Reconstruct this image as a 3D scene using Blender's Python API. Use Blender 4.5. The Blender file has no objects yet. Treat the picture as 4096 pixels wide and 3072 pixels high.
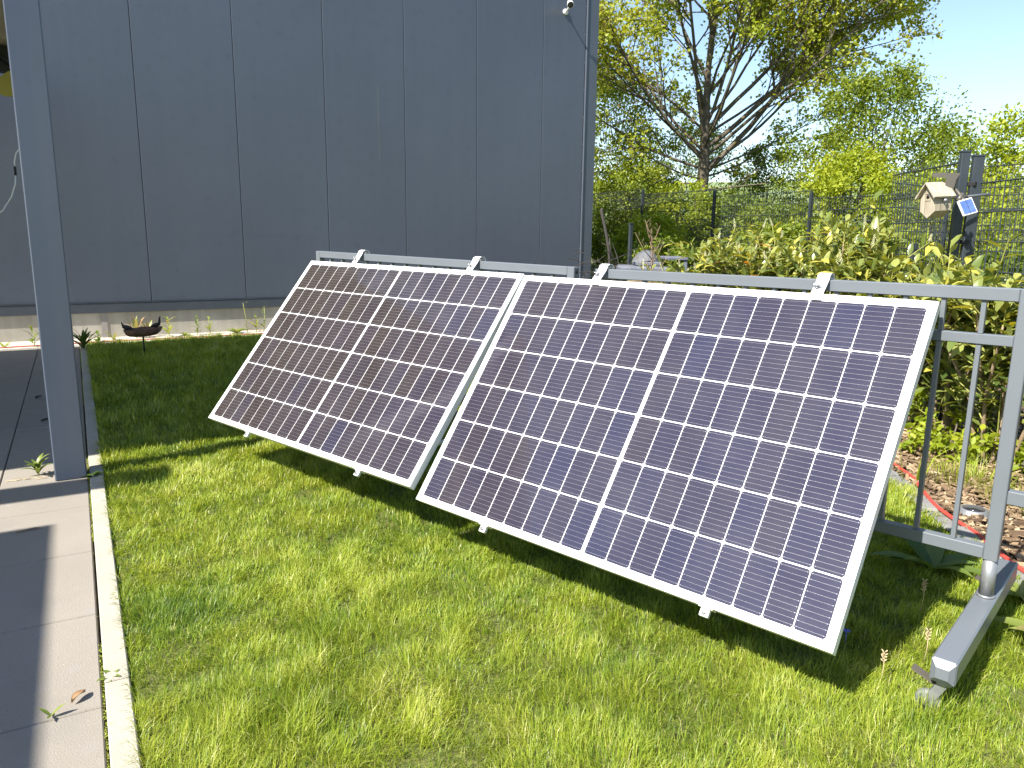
import bpy, math, random
import numpy as np
from mathutils import Matrix, Vector

# ---------------------------------------------------------------- camera, sky, sun, exposure
scene = bpy.context.scene
COL = scene.collection
R_ = math.radians
cam_d = bpy.data.cameras.new("camera")
cam = bpy.data.objects.new("camera", cam_d)
COL.objects.link(cam)
cam_d.sensor_width = 36.0
cam_d.lens = 26.43
cam_d.clip_start = 0.05
cam_d.clip_end = 1500
PITCH, ROLL, HEAD, CAMZ = 11.178, -0.743, 29.98, 1.321
def _camrot():
    p, r, h = R_(PITCH), R_(ROLL), R_(HEAD)
    f = Vector((math.sin(h) * math.cos(p), math.cos(h) * math.cos(p), -math.sin(p)))
    rt = Vector((math.cos(h), -math.sin(h), 0))
    d = f.cross(rt)
    r2 = rt * math.cos(r) + d * math.sin(r)
    d2 = d * math.cos(r) - rt * math.sin(r)
    m = Matrix((r2, -d2, -f)).transposed().to_4x4()
    return m
cam.matrix_world = Matrix.Translation((0, 0, CAMZ)) @ _camrot()
scene.camera = cam

SUN = Vector((-0.66, -0.16, 0.73)).normalized()
world = bpy.data.worlds.new("World")
scene.world = world
world.use_nodes = True
wt = world.node_tree
bg = wt.nodes["Background"]
sky = wt.nodes.new("ShaderNodeTexSky")
sky.sky_type = 'NISHITA'
sky.sun_disc = False
sky.sun_elevation = math.asin(SUN.z)
sky.sun_rotation = math.atan2(SUN.x, SUN.y)
sky.air_density = 1.0
sky.dust_density = 0.6
sky.ozone_density = 1.2
wt.links.new(sky.outputs[0], bg.inputs[0])
bg.inputs[1].default_value = 0.098
sun_d = bpy.data.lights.new("sun", 'SUN')
sun_d.energy = 5.0
sun_d.angle = R_(0.53)
sun_d.color = (1.0, 0.95, 0.86)
sun = bpy.data.objects.new("sun", sun_d)
COL.objects.link(sun)
sun.rotation_euler = SUN.to_track_quat('Z', 'Y').to_euler()
sun.location = SUN * 30
vs = scene.view_settings
vs.view_transform = 'Standard'
vs.look = 'None'
vs.exposure = 1.30
vs.gamma = 1.0
scene.cycles.max_bounces = 8
scene.cycles.transparent_max_bounces = 8

# ---------------------------------------------------------------- helpers
rnd = random.Random(7)
rng = np.random.default_rng(7)

def tag(o, label=None, cat=None, group=None, kind=None):
    if label: o["label"] = label
    if cat: o["category"] = cat
    if group: o["group"] = group
    if kind: o["kind"] = kind
    return o

def empty(name, loc=(0, 0, 0), mat=None, label=None, cat=None, group=None):
    o = bpy.data.objects.new(name, None)
    COL.objects.link(o)
    o.empty_display_size = 0.1
    o.matrix_world = mat if mat is not None else Matrix.Translation(loc)
    o["_m"] = [c for row in (mat if mat is not None else Matrix.Translation(loc)) for c in row]
    return tag(o, label, cat, group)

def inv_of(o):
    v = list(o["_m"])
    return Matrix((v[0:4], v[4:8], v[8:12], v[12:16])).inverted()

def link_mesh(name, me, parent=None):
    o = bpy.data.objects.new(name, me)
    COL.objects.link(o)
    if parent is not None:
        o.parent = parent
    return o

class MB:
    """collects shapes (world coordinates, or through a frame) and links them as one mesh object"""
    def __init__(s, frame=None):
        s.v, s.f, s.m, s.sm, s.t = [], [], [], [], []
        s.fr = frame
    def add(s, vs_, fs_, mi=0, smooth=False, tint=0.5):
        b = len(s.v)
        for p in vs_:
            p = Vector(p)
            s.v.append(s.fr @ p if s.fr else p)
            s.t.append(tint)
        for f in fs_:
            s.f.append(tuple(b + i for i in f)); s.m.append(mi); s.sm.append(smooth)
        return s
    def box(s, lo, hi, mi=0, bev=0.0, rot=None, tint=0.5):
        lo = Vector(lo); hi = Vector(hi); c = (lo + hi) / 2; h = (hi - lo) / 2
        b = min(bev, min(h) * 0.49)
        vs_ = []
        if b <= 0:
            for sx in (-1, 1):
                for sy in (-1, 1):
                    for sz in (-1, 1): vs_.append(Vector((sx * h.x, sy * h.y, sz * h.z)))
            fs_ = [(0, 1, 3, 2), (4, 6, 7, 5), (0, 4, 5, 1), (2, 3, 7, 6), (0, 2, 6, 4), (1, 5, 7, 3)]
        else:
            idx = {}
            for sx in (-1, 1):
                for sy in (-1, 1):
                    for sz in (-1, 1):
                        for ax in range(3):
                            q = [sx * (h.x - b), sy * (h.y - b), sz * (h.z - b)]
                            q[ax] = (sx, sy, sz)[ax] * h[ax]
                            idx[(sx, sy, sz, ax)] = len(vs_); vs_.append(Vector(q))
            fs_ = []
            def fc(l):
                n = (vs_[l[1]] - vs_[l[0]]).cross(vs_[l[2]] - vs_[l[0]])
                cc = sum((vs_[i] for i in l), Vector()) / len(l)
                fs_.append(tuple(l) if n.dot(cc) > 0 else tuple(reversed(l)))
            for ax in range(3):
                a, bb = [k for k in range(3) if k != ax]
                for sg in (-1, 1):
                    l = []
                    for (p, q) in ((-1, -1), (1, -1), (1, 1), (-1, 1)):
                        k = [0, 0, 0]; k[ax] = sg; k[a] = p; k[bb] = q
                        l.append(idx[(k[0], k[1], k[2], ax)])
                    fc(l)
                for sa in (-1, 1):
                    for sb in (-1, 1):
                        l = []
                        for (t, w) in ((-1, a), (1, a), (1, bb), (-1, bb)):
                            k = [0, 0, 0]; k[ax] = t; k[a] = sa; k[bb] = sb
                            l.append(idx[(k[0], k[1], k[2], w)])
                        fc(l)
            for sx in (-1, 1):
                for sy in (-1, 1):
                    for sz in (-1, 1):
                        fc([idx[(sx, sy, sz, 0)], idx[(sx, sy, sz, 1)], idx[(sx, sy, sz, 2)]])
        if rot is not None: vs_ = [rot @ p for p in vs_]
        return s.add([p + c for p in vs_], fs_, mi, False, tint)
    def tube(s, pts, rad, n=6, mi=0, caps=True, smooth=True, tint=0.5, flat=1.0):
        pts = [Vector(p) for p in pts]
        if not hasattr(rad, '__len__'): rad = [rad] * len(pts)
        vs_, fs_ = [], []
        ref = None
        for i, p in enumerate(pts):
            d = (pts[min(i + 1, len(pts) - 1)] - pts[max(i - 1, 0)]).normalized()
            if ref is None or abs(ref.dot(d)) > 0.95:
                ref = Vector((0, 0, 1)) if abs(d.z) < 0.9 else Vector((1, 0, 0))
            x = d.cross(ref).normalized(); y = x.cross(d)
            ref = y
            for k in range(n):
                a = 2 * math.pi * k / n
                vs_.append(p + (x * math.cos(a) + y * math.sin(a) * flat) * rad[i])
        for i in range(len(pts) - 1):
            for k in range(n):
                a = i * n + k; b = i * n + (k + 1) % n
                fs_.append((a, b, b + n, a + n))
        if caps:
            fs_.append(tuple(reversed(range(n)))); fs_.append(tuple(range((len(pts) - 1) * n, len(pts) * n)))
        return s.add(vs_, fs_, mi, smooth, tint)
    def lathe(s, c, prof, n=24, mi=0, axis='Z', smooth=True, rot=None):
        c = Vector(c); vs_, fs_ = [], []
        for (r, z) in prof:
            for k in range(n):
                a = 2 * math.pi * k / n
                p = Vector((r * math.cos(a), r * math.sin(a), z))
                if axis == 'Y': p = Vector((p.x, -p.z, p.y))
                if axis == 'X': p = Vector((p.z, p.y, -p.x))
                if rot is not None: p = rot @ p
                vs_.append(c + p)
        m = len(prof)
        for i in range(m - 1):
            for k in range(n):
                a = i * n + k; b = i * n + (k + 1) % n
                fs_.append((a, b, b + n, a + n))
        if prof[0][0] > 1e-5: fs_.append(tuple(reversed(range(n))))
        if prof[-1][0] > 1e-5: fs_.append(tuple(range((m - 1) * n, m * n)))
        return s.add(vs_, fs_, mi, smooth)
    def prism(s, poly, z0, z1, mi=0, tint=0.5):
        n = len(poly)
        vs_ = [(p[0], p[1], z0) for p in poly] + [(p[0], p[1], z1) for p in poly]
        fs_ = [tuple(reversed(range(n))), tuple(range(n, 2 * n))]
        fs_ += [(i, (i + 1) % n, n + (i + 1) % n, n + i) for i in range(n)]
        return s.add(vs_, fs_, mi, False, tint)
    def build(s, name, mats, parent=None, tint=False):
        if not isinstance(mats, (list, tuple)): mats = [mats]
        inv = inv_of(parent) if parent is not None and "_m" in parent else None
        if parent is not None and "_m" not in parent and parent.parent is not None:
            inv = inv_of(parent.parent)
        me = bpy.data.meshes.new(name)
        vv = [inv @ p for p in s.v] if inv else s.v
        me.from_pydata([tuple(p) for p in vv], [], s.f)
        for m in mats: me.materials.append(m)
        me.polygons.foreach_set("material_index", s.m)
        me.polygons.foreach_set("use_smooth", s.sm)
        if tint:
            at = me.attributes.new("tint", 'FLOAT', 'POINT')
            at.data.foreach_set("value", s.t)
        me.update()
        return link_mesh(name, me, parent)

def np_mesh(name, verts, loops, starts, totals, mat, parent=None, tint=None, smooth=True, matidx=None):
    me = bpy.data.meshes.new(name)
    if parent is not None:
        inv = inv_of(parent)
        a = np.array(inv)
        verts = verts @ a[:3, :3].T + a[:3, 3]
    me.vertices.add(len(verts)); me.vertices.foreach_set("co", np.ascontiguousarray(verts, dtype=np.float32).ravel())
    me.loops.add(len(loops)); me.loops.foreach_set("vertex_index", np.ascontiguousarray(loops, dtype=np.int32))
    me.polygons.add(len(starts)); me.polygons.foreach_set("loop_start", np.ascontiguousarray(starts, dtype=np.int32))
    me.polygons.foreach_set("loop_total", np.ascontiguousarray(totals, dtype=np.int32))
    me.polygons.foreach_set("use_smooth", np.full(len(starts), smooth))
    for m in (mat if isinstance(mat, (list, tuple)) else [mat]): me.materials.append(m)
    if tint is not None:
        at = me.attributes.new("tint", 'FLOAT', 'POINT')
        at.data.foreach_set("value", np.ascontiguousarray(tint, dtype=np.float32))
    me.update(calc_edges=True)
    me.validate()
    return link_mesh(name, me, parent)

def instanced(name, tv, tf, pos, A, B, Cc, mat, parent=None, tint=None, smooth=True):
    """many copies of a template (tv verts, tf faces) with frames A,B,C (already scaled) baked into one mesh"""
    tv = np.asarray(tv, float); N = len(pos); k = len(tv)
    V = (pos[:, None, :] + tv[None, :, 0:1] * A[:, None, :] + tv[None, :, 1:2] * B[:, None, :] + tv[None, :, 2:3] * Cc[:, None, :]).reshape(-1, 3)
    fl = np.concatenate([np.array(f) for f in tf]); nl = np.array([len(f) for f in tf])
    loops = (np.arange(N)[:, None] * k + fl[None, :]).ravel()
    totals = np.tile(nl, N)
    starts = np.concatenate([[0], np.cumsum(totals)[:-1]])
    t = np.repeat(tint, k) if tint is not None else None
    return np_mesh(name, V, loops, starts, totals, mat, parent, t, smooth)

def unit(a): return a / np.maximum(np.linalg.norm(a, axis=1, keepdims=True), 1e-9)

def frames(d, roll):
    """d: (N,3) directions -> frames A=d, B, C with a random roll"""
    d = unit(d)
    ref = np.where(np.abs(d[:, 2:3]) < 0.95, np.array([[0, 0, 1.0]]), np.array([[1.0, 0, 0]]))
    B = unit(np.cross(ref, d)); Cc = np.cross(d, B)
    c, s_ = np.cos(roll)[:, None], np.sin(roll)[:, None]
    return d, B * c + Cc * s_, -B * s_ + Cc * c

def noise2(x, y, seed=0, octv=3, f0=1.0):
    r = np.random.default_rng(seed); out = np.zeros_like(x); amp = 1.0; tot = 0
    for o in range(octv):
        for k in range(4):
            a = r.uniform(0, 6.283); f = f0 * 2 ** o * r.uniform(.7, 1.4); ph = r.uniform(0, 6.283)
            out += amp * np.sin((x * np.cos(a) + y * np.sin(a)) * f + ph + 1.3 * np.sin((x * np.sin(a) - y * np.cos(a)) * f * .7 + ph * 2))
        tot += amp * 2.2; amp *= .6
    return np.clip(out / tot * .5 + .5, 0, 1)

# ---------------------------------------------------------------- materials
def mat(name, col, rough=0.5, metal=0.0, spec=0.5, noise=None, bump=None, coat=0.0, coat_rough=0.03, vary=None, extra=None):
    m = bpy.data.materials.new(name); m.use_nodes = True
    nt = m.node_tree; p = nt.nodes["Principled BSDF"]
    p.inputs["Base Color"].default_value = (*col, 1)
    p.inputs["Roughness"].default_value = rough
    p.inputs["Metallic"].default_value = metal
    p.inputs["Specular IOR Level"].default_value = spec
    p.inputs["Coat Weight"].default_value = coat
    p.inputs["Coat Roughness"].default_value = coat_rough
    tc = nt.nodes.new("ShaderNodeTexCoord")
    if noise:   # list of (scale, colour, lo, hi): layers of mottling mixed over the base colour
        last = None
        for (sc, c2, lo, hi) in noise:
            n = nt.nodes.new("ShaderNodeTexNoise"); n.inputs["Scale"].default_value = sc; n.inputs["Detail"].default_value = 5
            nt.links.new(tc.outputs["Object"], n.inputs["Vector"])
            mr = nt.nodes.new("ShaderNodeMapRange"); mr.inputs[1].default_value = lo; mr.inputs[2].default_value = hi
            nt.links.new(n.outputs[0], mr.inputs[0])
            mx = nt.nodes.new("ShaderNodeMix"); mx.data_type = 'RGBA'
            mx.inputs[6].default_value = (*col, 1); mx.inputs[7].default_value = (*c2, 1)
            nt.links.new(mr.outputs[0], mx.inputs[0])
            if last is not None: nt.links.new(last, mx.inputs[6])
            last = mx.outputs[2]
        nt.links.new(last, p.inputs["Base Color"])
    if bump:
        sc, st = bump
        n = nt.nodes.new("ShaderNodeTexNoise"); n.inputs["Scale"].default_value = sc; n.inputs["Detail"].default_value = 4
        nt.links.new(tc.outputs["Object"], n.inputs["Vector"])
        b = nt.nodes.new("ShaderNodeBump"); b.inputs["Strength"].default_value = st; b.inputs["Distance"].default_value = 0.01
        nt.links.new(n.outputs[0], b.inputs["Height"]); nt.links.new(b.outputs[0], p.inputs["Normal"])
    return m

def ramp_mat(name, cols, rough=0.5, spec=0.3, transl=0.0, tcol=None, coat=0.0):
    """colour picked by the per-piece attribute 'tint'; optional light passing through (leaves)"""
    m = bpy.data.materials.new(name); m.use_nodes = True
    nt = m.node_tree; p = nt.nodes["Principled BSDF"]; out = nt.nodes["Material Output"]
    a = nt.nodes.new("ShaderNodeAttribute"); a.attribute_name = "tint"
    r = nt.nodes.new("ShaderNodeValToRGB")
    els = r.color_ramp.elements
    while len(els) < len(cols): els.new(0.5)
    for i, (pos, c) in enumerate(cols):
        els[i].position = pos; els[i].color = (*c, 1)
    nt.links.new(a.outputs["Fac"], r.inputs[0])
    nt.links.new(r.outputs[0], p.inputs["Base Color"])
    p.inputs["Roughness"].default_value = rough
    p.inputs["Specular IOR Level"].default_value = spec
    p.inputs["Coat Weight"].default_value = coat
    if transl > 0:
        t = nt.nodes.new("ShaderNodeBsdfTranslucent")
        mx = nt.nodes.new("ShaderNodeMix"); mx.data_type = 'RGBA'; mx.blend_type = 'MULTIPLY'
        mx.inputs[0].default_value = 1.0
        mx.inputs[7].default_value = (*(tcol or (1.6, 1.5, .5)), 1)
        nt.links.new(r.outputs[0], mx.inputs[6]); nt.links.new(mx.outputs[2], t.inputs[0])
        ms = nt.nodes.new("ShaderNodeMixShader"); ms.inputs[0].default_value = transl
        nt.links.new(p.outputs[0], ms.inputs[1]); nt.links.new(t.outputs[0], ms.inputs[2])
        nt.links.new(ms.outputs[0], out.inputs[0])
    return m

def ribbed(name, col, per=0.0135, strength=0.6):
    m = mat(name, col, rough=0.34, spec=0.55, noise=[(0.6, tuple(c * 1.14 for c in col), .35, .7), (9.0, tuple(c * 0.9 for c in col), .55, .8), (55, tuple(c * 1.9 for c in col), .76, .80)])
    nt = m.node_tree; p = nt.nodes["Principled BSDF"]
    tc = nt.nodes.new("ShaderNodeTexCoord")
    w = nt.nodes.new("ShaderNodeTexWave"); w.wave_type = 'BANDS'; w.bands_direction = 'X'; w.wave_profile = 'SIN'
    w.inputs["Scale"].default_value = 2 * math.pi / 20.0 / per
    nt.links.new(tc.outputs["Object"], w.inputs["Vector"])
    b = nt.nodes.new("ShaderNodeBump"); b.inputs["Strength"].default_value = strength; b.inputs["Distance"].default_value = 0.002
    nt.links.new(w.outputs[0], b.inputs["Height"]); nt.links.new(b.outputs[0], p.inputs["Normal"])
    return m

M = {}
M['clad'] = ribbed("anthracite_cladding", (0.065, 0.076, 0.102), strength=.16)
M['trim'] = mat("anthracite_trim", (0.066, 0.078, 0.100), 0.36, noise=[(2.0, (0.074, 0.086, 0.108), .4, .7)])
M['flash'] = mat("dark_flashing", (0.046, 0.055, 0.070), 0.45, noise=[(6.0, (0.055, 0.064, 0.078), .5, .75), (40, (0.16, 0.15, 0.13), .72, .80)])
M['gap'] = mat("seam_dark", (0.012, 0.014, 0.018), 0.8)
M['plinth'] = mat("plinth_concrete", (0.37, 0.345, 0.30), 0.9, noise=[(3.0, (0.43, 0.40, 0.34), .4, .7), (40, (0.30, 0.28, 0.24), .6, .8), (1.7, (0.29, 0.27, 0.23), .52, .72)], bump=(60, .2))
M['plinth_dark'] = mat("plinth_strip", (0.25, 0.235, 0.22), 0.9, noise=[(8.0, (0.30, 0.28, 0.26), .4, .7)])
M['paver'] = mat("paver_concrete", (0.235, 0.21, 0.178), 0.88, noise=[(1.3, (0.265, 0.237, 0.20), .35, .7), (3.1, (0.22, 0.20, 0.172), .56, .74), (160, (0.17, 0.155, 0.14), .60, .72), (230, (0.46, 0.43, 0.38), .66, .74), (11, (0.25, 0.23, 0.21), .58, .75)], bump=(220, .25))
M['kerb'] = mat("kerb_concrete", (0.37, 0.345, 0.285), 0.9, noise=[(4, (0.33, 0.305, 0.25), .4, .7), (150, (0.30, 0.27, 0.23), .68, .74), (20, (0.36, 0.33, 0.23), .62, .75)], bump=(180, .3))
M['joint'] = mat("joint_sand", (0.07, 0.06, 0.045), 0.95, noise=[(14, (0.16, 0.14, 0.04), .5, .65)], bump=(90, .4))
M['gravel'] = mat("pale_gravel", (0.46, 0.42, 0.36), 0.95, noise=[(2.2, (0.33, 0.27, 0.21), .5, .68), (60, (0.30, 0.27, 0.24), .5, .7), (130, (0.68, 0.64, 0.56), .5, .66)], bump=(70, .8))
M['stone'] = mat("edging_stone", (0.17, 0.17, 0.165), 0.9, noise=[(7, (0.22, 0.215, 0.205), .4, .7), (60, (0.11, 0.11, 0.10), .6, .8)], bump=(60, .3))
M['gate'] = mat("grey_powder_coat", (0.125, 0.140, 0.158), 0.36, spec=0.5, noise=[(3, (0.135, 0.15, 0.17), .4, .7), (70, (0.17, 0.18, 0.19), .68, .78)], bump=(300, .04))
M['galv'] = mat("worn_steel", (0.24, 0.25, 0.26), 0.42, 0.5, noise=[(30, (0.3, 0.3, 0.3), .5, .7)])
M['alu'] = mat("anodised_aluminium", (0.80, 0.80, 0.79), 0.34, 0.25, noise=[(20, (0.72, 0.72, 0.71), .5, .75)])
M['bolt'] = mat("bolt_steel", (0.35, 0.35, 0.36), 0.3, 0.9)
M['sheet'] = mat("white_backsheet", (0.78, 0.78, 0.78), 0.5, coat=1.0, coat_rough=0.02)
M['ribbon'] = mat("solder_ribbon", (0.34, 0.34, 0.36), 0.45, 0.2)
M['ink'] = mat("black_ink", (0.02, 0.02, 0.02), 0.6)
M['post'] = mat("post_paint", (0.064, 0.080, 0.114), 0.36, noise=[(1.2, (0.072, 0.088, 0.122), .4, .7), (12, (0.062, 0.074, 0.096), .6, .8), (90, (0.2, 0.2, 0.2), .77, .80)])
M['ceiling'] = mat("ceiling_board", (0.36, 0.32, 0.25), 0.85, noise=[(3, (0.30, 0.27, 0.21), .4, .7)])
M['black'] = mat("black_metal", (0.012, 0.012, 0.013), 0.6)
M['yellow'] = mat("yellow_plastic", (0.42, 0.34, 0.05), 0.5, noise=[(5, (0.36, 0.29, 0.05), .4, .7)])
M['white'] = mat("white_plastic", (0.78, 0.77, 0.74), 0.45)
M['rust'] = mat("rusty_iron", (0.13, 0.070, 0.040), 0.85, 0.1, noise=[(14, (0.20, 0.105, 0.055), .4, .7), (50, (0.06, 0.036, 0.026), .5, .75)], bump=(60, .5))
M['iron'] = mat("dark_iron", (0.028, 0.026, 0.026), 0.6, 0.4, noise=[(20, (0.06, 0.04, 0.03), .55, .75)])
M['hose'] = mat("red_hose", (0.50, 0.055, 0.040), 0.45, noise=[(20, (0.42, 0.06, 0.05), .4, .7)])
M['fence'] = mat("fence_coat", (0.028, 0.036, 0.043), 0.45, noise=[(5, (0.036, 0.045, 0.052), .4, .7)])
M['wood'] = None
M['bark'] = mat("tree_bark", (0.095, 0.078, 0.055), 0.92, noise=[(3, (0.16, 0.135, 0.10), .45, .7), (7, (0.19, 0.155, 0.04), .58, .70), (22, (0.05, 0.04, 0.03), .5, .7)], bump=(16, .7))
M['stem'] = mat("shrub_stem", (0.21, 0.15, 0.09), 0.9, noise=[(14, (0.29, 0.22, 0.14), .4, .7)], bump=(40, .4))
M['gstem'] = mat("green_stem", (0.26, 0.28, 0.06), 0.6, noise=[(8, (0.33, 0.31, 0.08), .4, .7)])
M['deadstem'] = mat("dead_stem", (0.20, 0.135, 0.085), 0.9, noise=[(20, (0.26, 0.18, 0.12), .4, .7)])
M['twig'] = mat("dark_twig", (0.035, 0.030, 0.026), 0.9)
M['soil'] = mat("bed_soil", (0.085, 0.055, 0.035), 0.95, noise=[(8, (0.13, 0.09, 0.055), .4, .7), (60, (0.05, 0.035, 0.025), .5, .7)], bump=(40, .8))
M['rubber'] = mat("grey_rubber", (0.12, 0.125, 0.125), 0.7)
M['wheelgrey'] = mat("wheel_plastic", (0.15, 0.16, 0.155), 0.6)
M['tarp'] = mat("grey_tarpaulin", (0.085, 0.09, 0.10), 0.6, noise=[(6, (0.12, 0.125, 0.135), .4, .7)], bump=(9, .6))
M['slab'] = mat("blue_grey_slab", (0.10, 0.11, 0.14), 0.8, noise=[(9, (0.14, 0.15, 0.18), .4, .7)], bump=(30, .3))
M['oldwood'] = mat("old_wood", (0.26, 0.20, 0.13), 0.85, noise=[(9, (0.18, 0.13, 0.09), .4, .7)], bump=(30, .3))
M['flower'] = mat("cream_flower", (0.62, 0.60, 0.36), 0.7)
M['blueflower'] = mat("blue_petal", (0.12, 0.14, 0.62), 0.6)
M['seed'] = mat("dry_seedhead", (0.50, 0.40, 0.24), 0.8)
M['dryleaf'] = mat("dry_leaf", (0.36, 0.22, 0.11), 0.7, noise=[(40, (0.25, 0.14, 0.07), .4, .7)])
M['glassdark'] = mat("dark_glass", (0.02, 0.02, 0.025), 0.1, coat=1.0)
M['minicell'] = mat("blue_solar_cell", (0.07, 0.12, 0.30), 0.25, coat=1.0, noise=[(30, (0.10, 0.17, 0.40), .4, .7)])
M['taupe'] = mat("taupe_sheet_metal", (0.105, 0.095, 0.078), 0.42, 0.2, noise=[(6, (0.125, 0.112, 0.092), .4, .7)])

M['cell'] = ramp_mat("solar_cell", [(0.0, (0.031, 0.025, 0.025)), (0.5, (0.033, 0.028, 0.040)), (1.0, (0.027, 0.027, 0.053))], rough=0.9, spec=0.0, coat=1.0)  # brown to violet cell tones, with the panels' sheen put into the colour
M['grass'] = ramp_mat("grass_blade", [(0.0, (0.070, 0.142, 0.014)), (0.35, (0.195, 0.278, 0.024)), (0.65, (0.325, 0.385, 0.034)), (0.88, (0.46, 0.475, 0.10)), (1.0, (0.60, 0.57, 0.30))], rough=0.42, spec=0.4, transl=0.36, tcol=(1.35, 1.3, .6))
M['leaf_maple'] = ramp_mat("maple_leaf", [(0.0, (0.16, 0.22, 0.02)), (0.5, (0.30, 0.34, 0.04)), (0.8, (0.38, 0.38, 0.06)), (1.0, (0.36, 0.26, 0.10))], rough=0.5, spec=0.3, transl=0.45, tcol=(1.5, 1.4, .5))
M['leaf_dense'] = ramp_mat("shrub_leaf", [(0.0, (0.07, 0.115, 0.014)), (0.5, (0.17, 0.225, 0.022)), (1.0, (0.31, 0.345, 0.035))], rough=0.5, spec=0.3, transl=0.42, tcol=(1.5, 1.4, .5))
M['leaf_bright'] = ramp_mat("bright_leaf", [(0.0, (0.14, 0.20, 0.014)), (0.5, (0.27, 0.335, 0.024)), (1.0, (0.40, 0.42, 0.045))], rough=0.5, spec=0.3, transl=0.45, tcol=(1.4, 1.35, .5))
M['laurel'] = ramp_mat("laurel_leaf", [(0.0, (0.055, 0.095, 0.024)), (0.4, (0.15, 0.19, 0.045)), (0.75, (0.31, 0.33, 0.09)), (0.93, (0.46, 0.41, 0.07)), (1.0, (0.46, 0.20, 0.06))], rough=0.28, spec=0.5, transl=0.30, tcol=(1.4, 1.3, .4))
M['weedleaf'] = ramp_mat("weed_leaf", [(0.0, (0.05, 0.10, 0.02)), (0.5, (0.14, 0.20, 0.04)), (0.9, (0.27, 0.31, 0.07)), (1.0, (0.32, 0.22, 0.12))], rough=0.4, spec=0.4, transl=0.35, tcol=(1.3, 1.25, .5))
M['mulch'] = ramp_mat("bark_chip", [(0.0, (0.065, 0.042, 0.026)), (0.45, (0.16, 0.107, 0.064)), (0.8, (0.29, 0.21, 0.13)), (1.0, (0.44, 0.34, 0.22))], rough=0.9, spec=0.2)

def dust(m, amount=.10):
    nt = m.node_tree; p = nt.nodes["Principled BSDF"]
    src = p.inputs["Base Color"].links[0].from_socket
    tc = nt.nodes.new("ShaderNodeTexCoord")
    n = nt.nodes.new("ShaderNodeTexNoise"); n.inputs["Scale"].default_value = 4.0; n.inputs["Detail"].default_value = 8; n.inputs["Roughness"].default_value = .7
    nt.links.new(tc.outputs["Object"], n.inputs["Vector"])
    mr = nt.nodes.new("ShaderNodeMapRange"); mr.inputs[1].default_value = .4; mr.inputs[2].default_value = .8; mr.inputs[4].default_value = amount
    nt.links.new(n.outputs[0], mr.inputs[0])
    mx = nt.nodes.new("ShaderNodeMix"); mx.data_type = 'RGBA'; mx.inputs[7].default_value = (.22, .20, .18, 1)
    nt.links.new(mr.outputs[0], mx.inputs[0]); nt.links.new(src, mx.inputs[6]); nt.links.new(mx.outputs[2], p.inputs["Base Color"])
    n2 = nt.nodes.new("ShaderNodeTexNoise"); n2.inputs["Scale"].default_value = 7.0; n2.inputs["Detail"].default_value = 6
    nt.links.new(tc.outputs["Object"], n2.inputs["Vector"])
    m2 = nt.nodes.new("ShaderNodeMapRange"); m2.inputs[1].default_value = .4; m2.inputs[2].default_value = .75; m2.inputs[3].default_value = .02; m2.inputs[4].default_value = .14
    nt.links.new(n2.outputs[0], m2.inputs[0]); nt.links.new(m2.outputs[0], p.inputs["Coat Roughness"])
dust(M['cell'])

def streaks(m, dark, amount=.35):
    # faint vertical dirt runs on sheet metal
    nt = m.node_tree; p = nt.nodes["Principled BSDF"]
    src = p.inputs["Base Color"].links[0].from_socket
    tc = nt.nodes.new("ShaderNodeTexCoord"); mp = nt.nodes.new("ShaderNodeMapping"); mp.inputs["Scale"].default_value = (9, 9, .25)
    n = nt.nodes.new("ShaderNodeTexNoise"); n.inputs["Scale"].default_value = 1.0; n.inputs["Detail"].default_value = 5
    nt.links.new(tc.outputs["Object"], mp.inputs[0]); nt.links.new(mp.outputs[0], n.inputs[0])
    mr = nt.nodes.new("ShaderNodeMapRange"); mr.inputs[1].default_value = .45; mr.inputs[2].default_value = .8; mr.inputs[4].default_value = amount
    nt.links.new(n.outputs[0], mr.inputs[0])
    mx = nt.nodes.new("ShaderNodeMix"); mx.data_type = 'RGBA'; mx.inputs[7].default_value = (*dark, 1)
    nt.links.new(mr.outputs[0], mx.inputs[0]); nt.links.new(src, mx.inputs[6]); nt.links.new(mx.outputs[2], p.inputs["Base Color"])
streaks(M['clad'], (.095, .105, .125), .2)
streaks(M['post'], (.10, .11, .125), .4)
streaks(M['plinth'], (.22, .19, .15), .6)

def wood_mat():
    m = bpy.data.materials.new("pale_wood"); m.use_nodes = True
    nt = m.node_tree; p = nt.nodes["Principled BSDF"]; p.inputs["Roughness"].default_value = 0.8
    tc = nt.nodes.new("ShaderNodeTexCoord"); mp = nt.nodes.new("ShaderNodeMapping")
    mp.inputs["Scale"].default_value = (60, 60, 5)
    n = nt.nodes.new("ShaderNodeTexNoise"); n.inputs["Scale"].default_value = 1.0; n.inputs["Detail"].default_value = 4
    r = nt.nodes.new("ShaderNodeValToRGB")
    r.color_ramp.elements[0].color = (0.29, 0.245, 0.18, 1); r.color_ramp.elements[1].color = (0.45, 0.40, 0.31, 1)
    r.color_ramp.elements[0].position = .35; r.color_ramp.elements[1].position = .7
    nt.links.new(tc.outputs["Object"], mp.inputs[0]); nt.links.new(mp.outputs[0], n.inputs[0])
    nt.links.new(n.outputs[0], r.inputs[0]); nt.links.new(r.outputs[0], p.inputs["Base Color"])
    return m
M['wood'] = wood_mat()

# ---------------------------------------------------------------- ground
EDGE_Y = np.array([-6, -0.3, 0.75, 1.35, 2.09, 2.43, 3.0, 4.0, 5.2, 7.0, 9.0, 30.0])
EDGE_X = np.array([-2.0, 1.8, 2.62, 3.05, 3.60, 3.86, 4.15, 4.6, 4.9, 5.2, 5.6, 5.9])
def xedge(y): return np.interp(y, EDGE_Y, EDGE_X)

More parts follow.
